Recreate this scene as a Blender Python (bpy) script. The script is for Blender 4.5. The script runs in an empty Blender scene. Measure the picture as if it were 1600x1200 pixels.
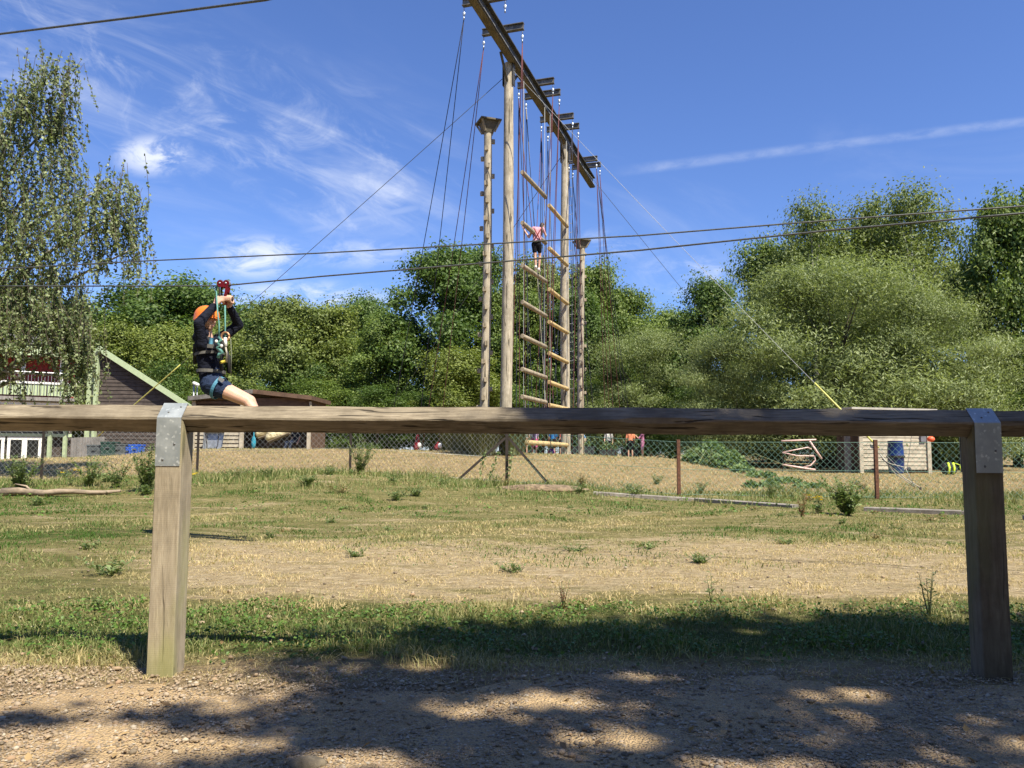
import bpy, bmesh, math, random
import numpy as np
from mathutils import Vector, Matrix, Euler
rad = math.radians
scn = bpy.context.scene
COL = scn.collection
# ------------------------------------------------------------------ camera
CAM_H, PITCH, ROLL, F = 0.75, rad(5.0), rad(0.25), 1230.0
cam_d = bpy.data.cameras.new('Camera'); cam = bpy.data.objects.new('Camera', cam_d); COL.objects.link(cam)
cam_d.sensor_width = 36.0; cam_d.lens = 36.0 * F / 1600.0
cam_d.clip_start = 0.05; cam_d.clip_end = 3000
cam.location = (0, 0, CAM_H)
CAM_R = Matrix.Rotation(rad(90) + PITCH, 3, 'X') @ Matrix.Rotation(ROLL, 3, 'Z')
cam.rotation_euler = CAM_R.to_euler()
scn.camera = cam
def ray(px, py):
    return CAM_R @ Vector(((px - 800) / F, (600 - py) / F, -1.0))
def at(px, py, Y):
    """world point at forward distance Y that the photograph shows at pixel px, py"""
    d = ray(px, py); k = Y / d.y
    return Vector((d.x * k, Y, CAM_H + d.z * k))
# ------------------------------------------------------------------ sky, sun, exposure
SUN_EL = rad(54.0)
SUN_AZ = Vector((0.62, -0.78, 0)).normalized()
SUN = Vector((SUN_AZ.x * math.cos(SUN_EL), SUN_AZ.y * math.cos(SUN_EL), math.sin(SUN_EL)))
world = bpy.data.worlds.new('World'); scn.world = world; world.use_nodes = True
wt = world.node_tree; wt.nodes.clear()
class NT:
    """tiny helper to write node graphs as expressions"""
    def __init__(s, nt): s.nt = nt
    def new(s, t, **kw):
        n = s.nt.nodes.new(t)
        for k, v in kw.items(): setattr(n, k, v)
        return n
    def put(s, sock, v):
        if hasattr(v, 'is_output'): s.nt.links.new(v, sock)
        elif v is not None: sock.default_value = v
    def m(s, op, a, b=None, c=None, clamp=False):
        n = s.new('ShaderNodeMath', operation=op, use_clamp=clamp)
        s.put(n.inputs[0], a); s.put(n.inputs[1], b); s.put(n.inputs[2], c)
        return n.outputs[0]
    def vec(s, x, y, z=0.0):
        n = s.new('ShaderNodeCombineXYZ')
        s.put(n.inputs[0], x); s.put(n.inputs[1], y); s.put(n.inputs[2], z)
        return n.outputs[0]
    def sep(s, v):
        n = s.new('ShaderNodeSeparateXYZ'); s.put(n.inputs[0], v); return n.outputs
    def noise(s, v, scale=5, detail=4, rough=0.5, dist=0.0):
        n = s.new('ShaderNodeTexNoise'); s.put(n.inputs['Vector'], v)
        n.inputs['Scale'].default_value = scale; n.inputs['Detail'].default_value = detail
        n.inputs['Roughness'].default_value = rough; n.inputs['Distortion'].default_value = dist
        return n.outputs[0]
    def smooth(s, x, lo, hi, out0=0.0, out1=1.0):
        n = s.new('ShaderNodeMapRange', interpolation_type='SMOOTHSTEP')
        s.put(n.inputs[0], x); n.inputs[1].default_value = lo; n.inputs[2].default_value = hi
        n.inputs[3].default_value = out0; n.inputs[4].default_value = out1
        return n.outputs[0]
    def mix(s, fac, a, b, typ='MIX'):
        n = s.new('ShaderNodeMixRGB', blend_type=typ)
        s.put(n.inputs[0], fac)
        for i, v in ((1, a), (2, b)):
            if isinstance(v, tuple) and len(v) == 3: v = v + (1.0,)
            s.put(n.inputs[i], v)
        return n.outputs[0]
    def mapping(s, v, scale=(1, 1, 1), rot=(0, 0, 0)):
        n = s.new('ShaderNodeMapping'); s.put(n.inputs[0], v)
        n.inputs['Scale'].default_value = scale; n.inputs['Rotation'].default_value = rot
        return n.outputs[0]
w = NT(wt)
sky = w.new('ShaderNodeTexSky', sky_type='NISHITA', sun_disc=False)
sky.sun_elevation = SUN_EL
sky.sun_rotation = math.atan2(SUN_AZ.x, SUN_AZ.y)
sky.altitude = 0; sky.air_density = 1.0; sky.dust_density = 0.25; sky.ozone_density = 3.0
gen = w.new('ShaderNodeTexCoord').outputs['Generated']
dx, dy, dz = w.sep(gen)
yy = w.m('MAXIMUM', dy, 0.06)
u = w.m('DIVIDE', dx, yy); v = w.m('DIVIDE', dz, yy)
def uv(px, py):
    d = ray(px, py); return d.x / d.y, d.z / d.y
def band(a, b, half, t0, t1, feather=0.35):
    """along / across coordinates of a cloud street through two sky directions, and its soft mask"""
    (ax, ay), (bx, by) = uv(*a), uv(*b)
    L = math.hypot(bx - ax, by - ay); ex, ey = (bx - ax) / L, (by - ay) / L
    pu = w.m('SUBTRACT', u, ax); pv = w.m('SUBTRACT', v, ay)
    t = w.m('ADD', w.m('MULTIPLY', pu, ex), w.m('MULTIPLY', pv, ey))
    d = w.m('ADD', w.m('MULTIPLY', pu, -ey), w.m('MULTIPLY', pv, ex))
    md = w.smooth(w.m('ABSOLUTE', d), half, half * 0.1)
    mt = w.m('MULTIPLY', w.smooth(t, t0 * L, (t0 + feather) * L), w.smooth(t, t1 * L, (t1 - feather) * L))
    return t, d, w.m('MULTIPLY', md, mt)
front = w.smooth(dy, 0.05, 0.25)
t1, d1, m1 = band((60, 70), (640, 310), 0.155, -0.5, 1.25)
n1 = w.noise(w.vec(w.m('MULTIPLY', t1, 3.2), w.m('MULTIPLY', d1, 17.0)), 1.0, 6, 0.62, 0.7)
c1 = w.m('MULTIPLY', m1, w.smooth(n1, 0.40, 0.80))
n1b = w.noise(w.vec(w.m('MULTIPLY', t1, 9.0), w.m('MULTIPLY', d1, 16.0), 3.0), 1.0, 6, 0.65, 1.2)
c1 = w.m('MULTIPLY', w.m('ADD', c1, w.m('MULTIPLY', m1, w.smooth(n1b, 0.48, 0.85))), 0.36)
def puff(cpx, cpy, rx, ry, seed, lo, hi, amp):
    cu, cv = uv(cpx, cpy)
    a = w.m('DIVIDE', w.m('SUBTRACT', u, cu), rx / F); b = w.m('DIVIDE', w.m('SUBTRACT', v, cv), ry / F)
    r = w.m('SQRT', w.m('ADD', w.m('MULTIPLY', a, a), w.m('MULTIPLY', b, b)))
    n = w.noise(w.vec(w.m('MULTIPLY', u, 17.0), w.m('MULTIPLY', v, 34.0), seed), 1.0, 8, 0.65, 0.6)
    return w.m('MULTIPLY', w.m('MULTIPLY', w.smooth(r, 1.0, 0.15), w.smooth(n, lo, hi)), amp)
puffs = [puff(400, 402, 110, 48, 1.3, 0.34, 0.62, 0.75), puff(238, 242, 85, 46, 4.1, 0.36, 0.62, 0.8),
         puff(560, 395, 140, 34, 7.7, 0.36, 0.70, 0.45), puff(1085, 428, 130, 50, 2.2, 0.36, 0.75, 0.45),
         puff(470, 465, 200, 36, 9.2, 0.36, 0.66, 0.7), puff(940, 385, 120, 40, 5.5, 0.42, 0.75, 0.35)]
t2, d2, m2 = band((965, 268), (1600, 190), 0.010, -0.03, 1.9, 0.12)
n2 = w.noise(w.vec(w.m('MULTIPLY', t2, 26.0), w.m('MULTIPLY', d2, 60.0)), 1.0, 5, 0.6, 0.4)
c2 = w.m('MULTIPLY', w.m('MULTIPLY', m2, w.smooth(n2, 0.15, 0.85)), 0.20)
t3, d3, m3 = band((470, 362), (690, 316), 0.008, -0.1, 1.0, 0.3)
c3 = w.m('MULTIPLY', m3, 0.18)
# thin high cirrus over the whole dome
zz = w.m('ADD', w.m('MAXIMUM', dz, 0.0), 0.12)
gx = w.m('DIVIDE', dx, zz); gy = w.m('DIVIDE', dy, zz)
ng = w.noise(w.vec(w.m('MULTIPLY', w.m('ADD', gx, gy), 0.5), w.m('MULTIPLY', w.m('SUBTRACT', gx, gy), 1.3)), 1.0, 6, 0.6, 0.6)
cg = w.m('MULTIPLY', w.smooth(ng, 0.50, 0.85), 0.16)
loc = c1
for s_ in puffs + [c2, c3]: loc = w.m('MAXIMUM', loc, s_)
cl = w.m('MAXIMUM', w.m('MULTIPLY', loc, front), cg, clamp=True)
skyc = w.mix(1.0, sky.outputs[0], (0.82, 0.97, 1.38), 'MULTIPLY')
mixc = w.mix(cl, skyc, (8.0, 8.3, 8.9))
bg = w.new('ShaderNodeBackground'); bg.inputs[1].default_value = 0.070
wt.links.new(mixc, bg.inputs[0])
wo = w.new('ShaderNodeOutputWorld'); wt.links.new(bg.outputs[0], wo.inputs[0])
sun_d = bpy.data.lights.new('Sun', 'SUN'); sun_d.energy = 5.0; sun_d.angle = rad(0.53); sun_d.color = (1.0, 0.93, 0.77)
sun = bpy.data.objects.new('Sun', sun_d); COL.objects.link(sun)
sun.rotation_euler = SUN.to_track_quat('Z', 'Y').to_euler(); sun.location = (6, -8, 14)
scn.view_settings.view_transform = 'Standard'; scn.view_settings.look = 'None'
scn.view_settings.gamma = 1.0; scn.view_settings.use_curve_mapping = False
scn.view_settings.exposure = 0.95
# ------------------------------------------------------------------ mesh helpers
OFF = {}
def props(o, label=None, cat=None, group=None, kind=None):
    if label: o['label'] = label
    if cat: o['category'] = cat
    if group: o['group'] = group
    if kind: o['kind'] = kind
    return o
def thing(name, label, cat, loc=(0, 0, 0), group=None, kind=None):
    o = bpy.data.objects.new(name, None); COL.objects.link(o)
    o.empty_display_size = 0.2; o.location = loc; OFF[o] = Vector(loc)
    return props(o, label, cat, group, kind)
def link(name, me, parent=None, origin=None):
    o = bpy.data.objects.new(name, me); COL.objects.link(o)
    if parent is not None:
        o.parent = parent; OFF[o] = OFF.get(parent, Vector())
    else:
        OFF[o] = Vector(origin or (0, 0, 0)); o.location = OFF[o]
    return o
class MB:
    """collects simple solids and links them as ONE mesh object (world coordinates in, local out)"""
    def __init__(s): s.v = []; s.f = []
    def add(s, vs, fs):
        o = len(s.v); s.v += [Vector(p) for p in vs]; s.f += [tuple(i + o for i in f) for f in fs]; return s
    def box(s, c, size, R=None):
        c = Vector(c); hx, hy, hz = size[0] / 2, size[1] / 2, size[2] / 2
        pts = [Vector((x, y, z)) for z in (-hz, hz) for y in (-hy, hy) for x in (-hx, hx)]
        if R is not None: pts = [R @ p for p in pts]
        return s.add([c + p for p in pts], [(0, 2, 3, 1), (4, 5, 7, 6), (0, 1, 5, 4), (2, 6, 7, 3), (0, 4, 6, 2), (1, 3, 7, 5)])
    def beam(s, a, b, wd, ht, up=(0, 0, 1), ch=0.0):
        """rectangular bar from a to b; wd sideways, ht along up; ch chamfers its long edges"""
        a, b = Vector(a), Vector(b); t = (b - a).normalized(); up = Vector(up)
        sd = t.cross(up)
        if sd.length < 1e-5: sd = t.cross(Vector((0, 1, 0)))
        sd.normalize(); up = sd.cross(t).normalized()
        if ch > 0:
            x, y = wd / 2, ht / 2
            pr = [(-x + ch, -y), (x - ch, -y), (x, -y + ch), (x, y - ch), (x - ch, y), (-x + ch, y), (-x, y - ch), (-x, -y + ch)]
        else: pr = [(-wd / 2, -ht / 2), (wd / 2, -ht / 2), (wd / 2, ht / 2), (-wd / 2, ht / 2)]
        return s.loft([[p + sd * q[0] + up * q[1] for q in pr] for p in (a, b)])
    def loft(s, rings, caps=True):
        n = len(rings[0]); vs = [p for r in rings for p in r]; fs = []
        for i in range(len(rings) - 1):
            for j in range(n):
                k = (j + 1) % n
                fs.append((i * n + j, i * n + k, (i + 1) * n + k, (i + 1) * n + j))
        if caps:
            fs.append(tuple(range(n - 1, -1, -1))); fs.append(tuple(range((len(rings) - 1) * n, len(rings) * n)))
        return s.add(vs, fs)
    def tube(s, pts, r, n=6, caps=True):
        pts = [Vector(p) for p in pts]; rs = r if isinstance(r, (list, tuple)) else [r] * len(pts)
        rings = []; prev = None
        for i, p in enumerate(pts):
            t = (pts[min(i + 1, len(pts) - 1)] - pts[max(i - 1, 0)]).normalized()
            if prev is None:
                a = t.cross(Vector((0, 0, 1)) if abs(t.z) < 0.95 else Vector((1, 0, 0))).normalized()
            else:
                a = (prev - t * prev.dot(t)).normalized()
            prev = a; b = t.cross(a)
            rings.append([p + (a * math.cos(2 * math.pi * k / n) + b * math.sin(2 * math.pi * k / n)) * rs[i] for k in range(n)])
        return s.loft(rings, caps)
    def ell(s, c, r, R=None, nu=12, nv=8):
        c = Vector(c); vs = []; fs = []
        for i in range(nv + 1):
            th = math.pi * i / nv
            for j in range(nu):
                ph = 2 * math.pi * j / nu
                p = Vector((r[0] * math.sin(th) * math.cos(ph), r[1] * math.sin(th) * math.sin(ph), r[2] * math.cos(th)))
                vs.append(c + (R @ p if R is not None else p))
        for i in range(nv):
            for j in range(nu):
                k = (j + 1) % nu
                fs.append((i * nu + j, (i + 1) * nu + j, (i + 1) * nu + k, i * nu + k))
        return s.add(vs, fs)
    def cap(s, a, b, ra, rb, n=10):
        """tapered capsule with round ends"""
        a, b = Vector(a), Vector(b); t = b - a
        L = t.length
        if L < 1e-6: return s.ell(a, (ra, ra, ra))
        t /= L; pts = []; rr = []
        for k in range(5):
            q = math.pi / 2 * k / 4.0
            pts.append(a - t * ra * math.cos(q)); rr.append(max(ra * math.sin(q), ra * 0.04))
        for k in range(5):
            q = math.pi / 2 * k / 4.0
            pts.append(b + t * rb * math.sin(q)); rr.append(max(rb * math.cos(q), rb * 0.04))
        return s.tube(pts, rr, n)
    def skew(s, y0, k):
        for p in s.v: p.x += max(0.0, p.y - y0) * k
        return s
    def mesh(s, name, off=Vector(), smooth=False):
        me = bpy.data.meshes.new(name)
        me.from_pydata([p - off for p in s.v], [], s.f); me.validate(); 
        bm = bmesh.new(); bm.from_mesh(me); bmesh.ops.recalc_face_normals(bm, faces=bm.faces); bm.to_mesh(me); bm.free()
        if smooth: me.polygons.foreach_set('use_smooth', [True] * len(me.polygons))
        return me
    def build(s, name, mat, parent=None, origin=None, smooth=False, auto=None):
        off = OFF.get(parent, Vector()) if parent is not None else Vector(origin or (0, 0, 0))
        me = s.mesh(name, off, smooth); me.materials.append(mat)
        o = link(name, me, parent, origin)
        if auto is not None:
            me.polygons.foreach_set('use_smooth', [True] * len(me.polygons)); me.set_sharp_from_angle(angle=rad(auto))
        return o
def np_mesh(name, verts, tris, mat, var=None, smooth=False):
    me = bpy.data.meshes.new(name); n, t = len(verts), len(tris)
    me.vertices.add(n); me.vertices.foreach_set('co', np.asarray(verts, np.float32).ravel())
    me.loops.add(t * 3); me.loops.foreach_set('vertex_index', np.asarray(tris, np.int32).ravel())
    me.polygons.add(t); me.polygons.foreach_set('loop_start', np.arange(0, t * 3, 3, dtype=np.int32))
    if smooth: me.polygons.foreach_set('use_smooth', np.ones(t, bool))
    me.update(calc_edges=True)
    if var is not None:
        a = me.attributes.new('var', 'FLOAT', 'POINT'); a.data.foreach_set('value', np.asarray(var, np.float32))
    me.materials.append(mat)
    return me
def unit(a): return a / np.maximum(np.linalg.norm(a, axis=1, keepdims=True), 1e-9)
def leaf_arrays(rng, C, Nn, L, Wd, tang=None, fold=0.18):
    """one folded two-triangle leaf for each centre"""
    n = len(C); Nn = unit(Nn)
    T = rng.normal(size=(n, 3)) if tang is None else tang + rng.normal(size=(n, 3)) * 0.25
    T = unit(T - Nn * np.sum(T * Nn, axis=1, keepdims=True)); S = np.cross(Nn, T)
    L = np.broadcast_to(L, (n,))[:, None]; Wd = np.broadcast_to(Wd, (n,))[:, None]
    V = np.empty((n, 4, 3))
    V[:, 0] = C - T * L * 0.5; V[:, 2] = C + T * L * 0.5
    V[:, 1] = C + S * Wd * 0.5 + Nn * Wd * fold + T * L * 0.04; V[:, 3] = C - S * Wd * 0.5 + Nn * Wd * fold + T * L * 0.04
    b = np.arange(n)[:, None] * 4
    tr = np.concatenate([b + np.array([[0, 1, 2]]), b + np.array([[0, 2, 3]])], axis=0)
    return V.reshape(-1, 3), tr
# ------------------------------------------------------------------ materials
MATS = {}
def base_mat(name):
    m = bpy.data.materials.new(name); m.use_nodes = True; t = NT(m.node_tree)
    return m, t, m.node_tree.nodes['Principled BSDF']
def simple(name, c, rough=0.6, metal=0.0, var=0.15, scale=8.0, bump=0.0, spec=0.4, stretch=(1, 1, 1), c2=None, lo=0.35, hi=0.7):
    """colour broken up by noise in object space, with fine relief"""
    if name in MATS: return MATS[name]
    m, t, p = base_mat(name)
    co = t.mapping(t.new('ShaderNodeTexCoord').outputs['Object'], stretch)
    n = t.noise(co, scale, 6, 0.6, 0.2)
    c2 = c2 or tuple(x * (1 - 2 * var) for x in c)
    t.put(p.inputs['Base Color'], t.mix(t.smooth(n, lo, hi), c2, c))
    p.inputs['Roughness'].default_value = rough; p.inputs['Metallic'].default_value = metal
    p.inputs['Specular IOR Level'].default_value = spec
    if bump:
        b = t.new('ShaderNodeBump'); b.inputs['Strength'].default_value = bump; b.inputs['Distance'].default_value = 0.01
        t.put(b.inputs['Height'], t.noise(co, scale * 4, 5, 0.6)); t.put(p.inputs['Normal'], b.outputs[0])
    MATS[name] = m; return m
def leaf_mat(name, ca, cb, trans=0.3, rough=0.5):
    m, t, p = base_mat(name)
    a = t.new('ShaderNodeAttribute', attribute_name='var').outputs['Fac']
    c = t.mix(a, ca, cb); t.put(p.inputs['Base Color'], c)
    p.inputs['Roughness'].default_value = rough; p.inputs['Specular IOR Level'].default_value = 0.35
    tr = t.new('ShaderNodeBsdfTranslucent'); t.put(tr.inputs[0], t.mix(1.0, c, (1.25, 1.3, 0.7), 'MULTIPLY'))
    mx = t.new('ShaderNodeMixShader'); mx.inputs[0].default_value = trans
    nt = m.node_tree; nt.links.new(p.outputs[0], mx.inputs[1]); nt.links.new(tr.outputs[0], mx.inputs[2])
    nt.links.new(mx.outputs[0], nt.nodes['Material Output'].inputs[0])
    MATS[name] = m; return m
def wood_mat(name, c_hi, c_lo, along='X', ring=30.0, crack=0.5, algae=None, rough=0.8, saw=False, ck_lo=0.64):
    """weathered timber: streaks and cracks along the grain"""
    m, t, p = base_mat(name)
    co = t.new('ShaderNodeTexCoord').outputs['Object']
    st = {'X': (0.11, 1, 1), 'Y': (1, 0.11, 1), 'Z': (1, 1, 0.11)}[along]
    g = t.mapping(co, st)
    fine = t.noise(g, ring * 3, 6, 0.65, 0.4); broad = t.noise(g, ring * 0.6, 3, 0.5); blot = t.noise(co, 4.0, 5, 0.65)
    c = t.mix(t.smooth(fine, 0.3, 0.7), c_lo, c_hi)
    c = t.mix(t.m('MULTIPLY', t.smooth(broad, 0.35, 0.7), 0.6), c, tuple(x * 0.62 for x in c_hi))
    c = t.mix(t.m('MULTIPLY', t.smooth(blot, 0.42, 0.68), 0.6), c, tuple(x * 0.6 for x in c_lo))
    vk = t.new('ShaderNodeTexVoronoi'); vk.inputs['Scale'].default_value = 2.6; t.put(vk.inputs['Vector'], t.mapping(co, tuple(0.55 if x < 0.5 else 2.2 for x in st)))
    c = t.mix(t.m('MULTIPLY', t.smooth(vk.outputs['Distance'], 0.10, 0.04), 0.75), c, tuple(x * 0.4 for x in c_lo))
    ck = t.smooth(t.noise(t.mapping(co, tuple(x * (0.5 if x < 0.5 else 1) for x in st)), ring * 2.2, 3, 0.5, 0.8), ck_lo, ck_lo + 0.05)
    c = t.mix(t.m('MULTIPLY', ck, crack), c, tuple(x * 0.25 for x in c_lo))
    if algae:
        al = t.smooth(t.noise(t.mapping(co, (1, 1, 0.4)), 6.0, 3, 0.5), 0.42, 0.66)
        c = t.mix(t.m('MULTIPLY', al, 0.55), c, algae)
    t.put(p.inputs['Base Color'], c); p.inputs['Roughness'].default_value = rough; p.inputs['Specular IOR Level'].default_value = 0.25
    h = t.m('SUBTRACT', fine, t.m('MULTIPLY', ck, 1.5))
    if saw:
        x_, y_, z_ = t.sep(co); h = t.m('ADD', h, t.m('MULTIPLY', t.m('SINE', t.m('MULTIPLY', z_, 900.0)), 0.025))
    b = t.new('ShaderNodeBump'); b.inputs['Strength'].default_value = 0.55; b.inputs['Distance'].default_value = 0.004
    t.put(b.inputs['Height'], h); t.put(p.inputs['Normal'], b.outputs[0])
    MATS[name] = m; return m
# ------------------------------------------------------------------ terrain
CX = np.array([-60, -22, -15.6, -10.9, -9.6, -4.9, -1.9, 1.6, 3.9, 5.9, 7.8, 11.7, 60.0])
CZ = np.array([0.40, 0.42, 0.46, 0.60, 0.80, 0.82, 0.78, 0.69, 0.62, 0.45, 0.16, 0.18, 0.25])
FX = np.array([-40, -9, -3.2, -0.1, 2.9, 40]); FZ = np.array([0.16, 0.18, 0.37, 0.19, 0.015, 0.01])
BX = np.array([-60, -24, -13.5, -9, 0, 6, 12, 60]); BZ = np.array([-0.5, -0.45, -0.3, 0.62, 0.62, 0.5, 0.3, 0.3])
def sst(x, a, b):
    q = np.clip((x - a) / (b - a), 0, 1); return q * q * (3 - 2 * q)
def gz(x, y):
    x = np.asarray(x, float); y = np.asarray(y, float)
    # lateral position is judged along the line of sight of the crest, at 24 m
    f = np.interp(x, FX, FZ); c = np.interp(x, CX, CZ); b = np.interp(x, BX, BZ)
    z = f * sst(y, 9.0, 14.2)
    z = z + (c - f) * sst(y, 15.0, 22.5)
    z = z + (b - c) * sst(y, 26.5, 35.0)
    z = z + 0.018 * (np.sin(x * 1.7 + y * 0.6) * np.sin(y * 1.3 - x * 0.4)) * sst(y, 3.2, 5.0)
    z = z + 0.006 * np.sin(x * 7.1 + 1.3 * y) * np.sin(y * 6.3 + 0.7 * x)
    return z
def g(x, y): return float(gz(x, y))
def on(px, Y):
    """ground point seen in pixel column px at distance Y"""
    p = at(px, 700, Y); return Vector((p.x, Y, g(p.x, Y)))
def hit(px, py):
    """ground point seen at pixel px, py"""
    d = ray(px, py); k = 1.0
    while k < 80:
        p = Vector((0, 0, CAM_H)) + d * k
        if p.z <= g(p.x, p.y): return Vector((p.x, p.y, g(p.x, p.y)))
        k += 0.02
    return Vector((p.x, p.y, g(p.x, p.y)))
def ground_mat():
    m, t, p = base_mat('dry_grassland')
    geo = t.new('ShaderNodeNewGeometry').outputs['Position']
    X, Y, Z = t.sep(geo)
    flat = t.vec(X, Y, 0.0)
    n1 = t.noise(flat, 0.9, 5, 0.6, 0.3); n2 = t.noise(flat, 5.0, 5, 0.65, 0.3); n3 = t.noise(flat, 34.0, 6, 0.7)
    n4 = t.noise(t.mapping(flat, (0.5, 1.6, 1)), 2.2, 5, 0.6, 0.5)
    n5 = t.noise(t.mapping(flat, (0.6, 1.0, 1)), 3.2, 6, 0.7, 0.6); n6 = t.noise(flat, 14.0, 5, 0.7, 0.2)
    Yw = t.m('ADD', Y, t.m('MULTIPLY', t.m('SUBTRACT', t.m('ADD', t.m('MULTIPLY', n1, 0.5), t.m('MULTIPLY', n5, 0.5)), 0.5), t.smooth(Y, 3.0, 9.0, 1.2, 6.5)))
    straw = t.mix(t.smooth(n6, 0.3, 0.7), t.mix(n3, (0.23, 0.165, 0.085), (0.50, 0.38, 0.21)), t.mix(n3, (0.40, 0.31, 0.18), (0.68, 0.55, 0.35))); olive = t.mix(t.smooth(n6, 0.3, 0.7), t.mix(n3, (0.09, 0.09, 0.03), (0.25, 0.22, 0.085)), t.mix(n3, (0.17, 0.15, 0.055), (0.38, 0.32, 0.145)))
    green = t.mix(n3, (0.04, 0.062, 0.014), (0.14, 0.16, 0.045)); soil = t.mix(n3, (0.22, 0.155, 0.085), (0.46, 0.345, 0.20))
    # how green the sward is with distance from the path
    gr = t.new('ShaderNodeValToRGB'); gr.color_ramp.interpolation = 'EASE'
    t.put(gr.inputs[0], t.m('DIVIDE', Yw, 40.0))
    e = gr.color_ramp.elements; e[0].position = 0.0; e[0].color = (0.0,) * 3 + (1,); e[1].position = 1.0; e[1].color = (0.12,) * 3 + (1,)
    for pos, val in ((2.7, 0.0), (3.1, 0.85), (3.75, 0.8), (4.5, 0.15), (6.0, 0.10), (7.6, 0.50), (10.0, 0.50), (12.0, 0.62), (14.3, 0.5), (16.0, 0.12), (24.0, 0.05)):
        q = e.new(pos / 40.0); q.color = (val,) * 3 + (1,)
    amt = t.m('ADD', gr.outputs[0], t.m('MULTIPLY', t.m('SUBTRACT', n4, 0.5), 1.3))
    lf = t.m('MULTIPLY', t.smooth(t.m('DIVIDE', X, Y), -0.36, -0.52), t.m('MULTIPLY', t.smooth(Y, 3.6, 4.4), t.smooth(Y, 8.5, 7.0)))
    amt = t.m('ADD', amt, t.m('MULTIPLY', lf, 0.42))
    c = t.mix(t.smooth(amt, 0.15, 0.55), straw, olive)
    c = t.mix(t.smooth(t.m('ADD', amt, t.m('MULTIPLY', t.m('SUBTRACT', n2, 0.5), 0.9)), 0.55, 0.95), c, green)
    c = t.mix(t.m('MULTIPLY', t.smooth(n2, 0.56, 0.72), t.smooth(amt, 0.5, 0.1)), c, soil)
    n7 = t.noise(t.mapping(flat, (0.9, 2.4, 1)), 5.5, 6, 0.72, 0.8); n8 = t.noise(t.mapping(flat, (0.8, 1.8, 1)), 11.0, 6, 0.75, 0.5)
    dryz = t.smooth(amt, 0.65, 0.1)
    c = t.mix(t.m('MULTIPLY', t.smooth(n7, 0.54, 0.64), t.m('MULTIPLY', dryz, 0.8)), c, t.mix(n3, (0.52, 0.41, 0.26), (0.74, 0.62, 0.43)))
    c = t.mix(t.m('MULTIPLY', t.smooth(n8, 0.58, 0.68), 0.65), c, t.mix(n3, (0.06, 0.045, 0.02), (0.16, 0.12, 0.055)))
    bk = t.smooth(t.m('ADD', Y, t.m('MULTIPLY', n1, 1.5)), 14.8, 16.2)
    brown = t.mix(t.smooth(t.m('ADD', t.m('MULTIPLY', n5, 0.6), t.m('MULTIPLY', n2, 0.4)), 0.38, 0.62), t.mix(n3, (0.15, 0.115, 0.05), (0.33, 0.245, 0.12)), t.mix(n3, (0.27, 0.19, 0.10), (0.50, 0.37, 0.21)))
    c = t.mix(bk, c, brown)
    edge = t.smooth(t.m('ADD', Y, t.m('MULTIPLY', t.m('SUBTRACT', n2, 0.5), 0.7)), 3.05, 2.75)
    c = t.mix(edge, c, soil)
    t.put(p.inputs['Base Color'], c); p.inputs['Roughness'].default_value = 0.95; p.inputs['Specular IOR Level'].default_value = 0.1
    b = t.new('ShaderNodeBump'); b.inputs['Strength'].default_value = 1.0; b.inputs['Distance'].default_value = 0.06
    t.put(b.inputs['Height'], t.m('ADD', t.m('MULTIPLY', n3, 0.6), t.m('ADD', t.m('MULTIPLY', n2, 0.8), n8))); t.put(p.inputs['Normal'], b.outputs[0])
    return m
def path_mat():
    m, t, p = base_mat('gravel_dirt')
    geo = t.new('ShaderNodeNewGeometry').outputs['Position']
    n1 = t.noise(geo, 2.2, 5, 0.6, 0.4); n2 = t.noise(geo, 22.0, 5, 0.65); n3 = t.noise(geo, 130.0, 4, 0.7)
    c = t.mix(n2, (0.34, 0.23, 0.125), (0.60, 0.44, 0.245))
    c = t.mix(t.smooth(n1, 0.42, 0.66), c, t.mix(n3, (0.23, 0.16, 0.09), (0.48, 0.355, 0.215)))
    vo = t.new('ShaderNodeTexVoronoi'); vo.inputs['Scale'].default_value = 130.0; t.put(vo.inputs['Vector'], geo)
    c = t.mix(t.m('MULTIPLY', t.smooth(vo.outputs['Distance'], 0.35, 0.15), t.smooth(n2, 0.45, 0.6)), c, t.mix(vo.outputs['Color'], (0.11, 0.09, 0.07), (0.48, 0.41, 0.31)))
    t.put(p.inputs['Base Color'], c); p.inputs['Roughness'].default_value = 0.95; p.inputs['Specular IOR Level'].default_value = 0.12
    b = t.new('ShaderNodeBump'); b.inputs['Strength'].default_value = 0.9; b.inputs['Distance'].default_value = 0.012
    t.put(b.inputs['Height'], t.m('SUBTRACT', t.m('ADD', n2, t.m('MULTIPLY', n3, 0.5)), vo.outputs['Distance'])); t.put(p.inputs['Normal'], b.outputs[0])
    return m
def grid_obj(name, xs, ys, zf, mat):
    X, Y = np.meshgrid(xs, ys); V = np.stack([X, Y, zf(X, Y)], -1).reshape(-1, 3)
    nx, ny = len(xs), len(ys); i = (np.arange(ny - 1)[:, None] * nx + np.arange(nx - 1)[None]).ravel()
    T = np.concatenate([np.stack([i, i + 1, i + nx + 1], 1), np.stack([i, i + nx + 1, i + nx], 1)])
    o = link(name, np_mesh(name, V, T, mat, smooth=True)); props(o, kind='structure'); return o
far = np.array([35, 50, 80, 140, 260, 500, 900.0])
xs = np.concatenate([-far[::-1], np.arange(-25, 25.01, 0.22), far]); ys = np.concatenate([-far[::-1], np.arange(-9, 45, 0.2), far + 20])
ground = grid_obj('ground', xs, ys, gz, ground_mat())
pe = lambda x: 2.62 + 0.10 * np.sin(x * 1.3 + 0.5) + 0.06 * np.sin(x * 3.7) + 0.03 * np.sin(x * 9.1)
def path_z(x, y):
    return gz(x, y) + np.where(y > pe(x), -0.03, 0.005 + 0.004 * np.sin(x * 13) * np.sin(y * 11))
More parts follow.
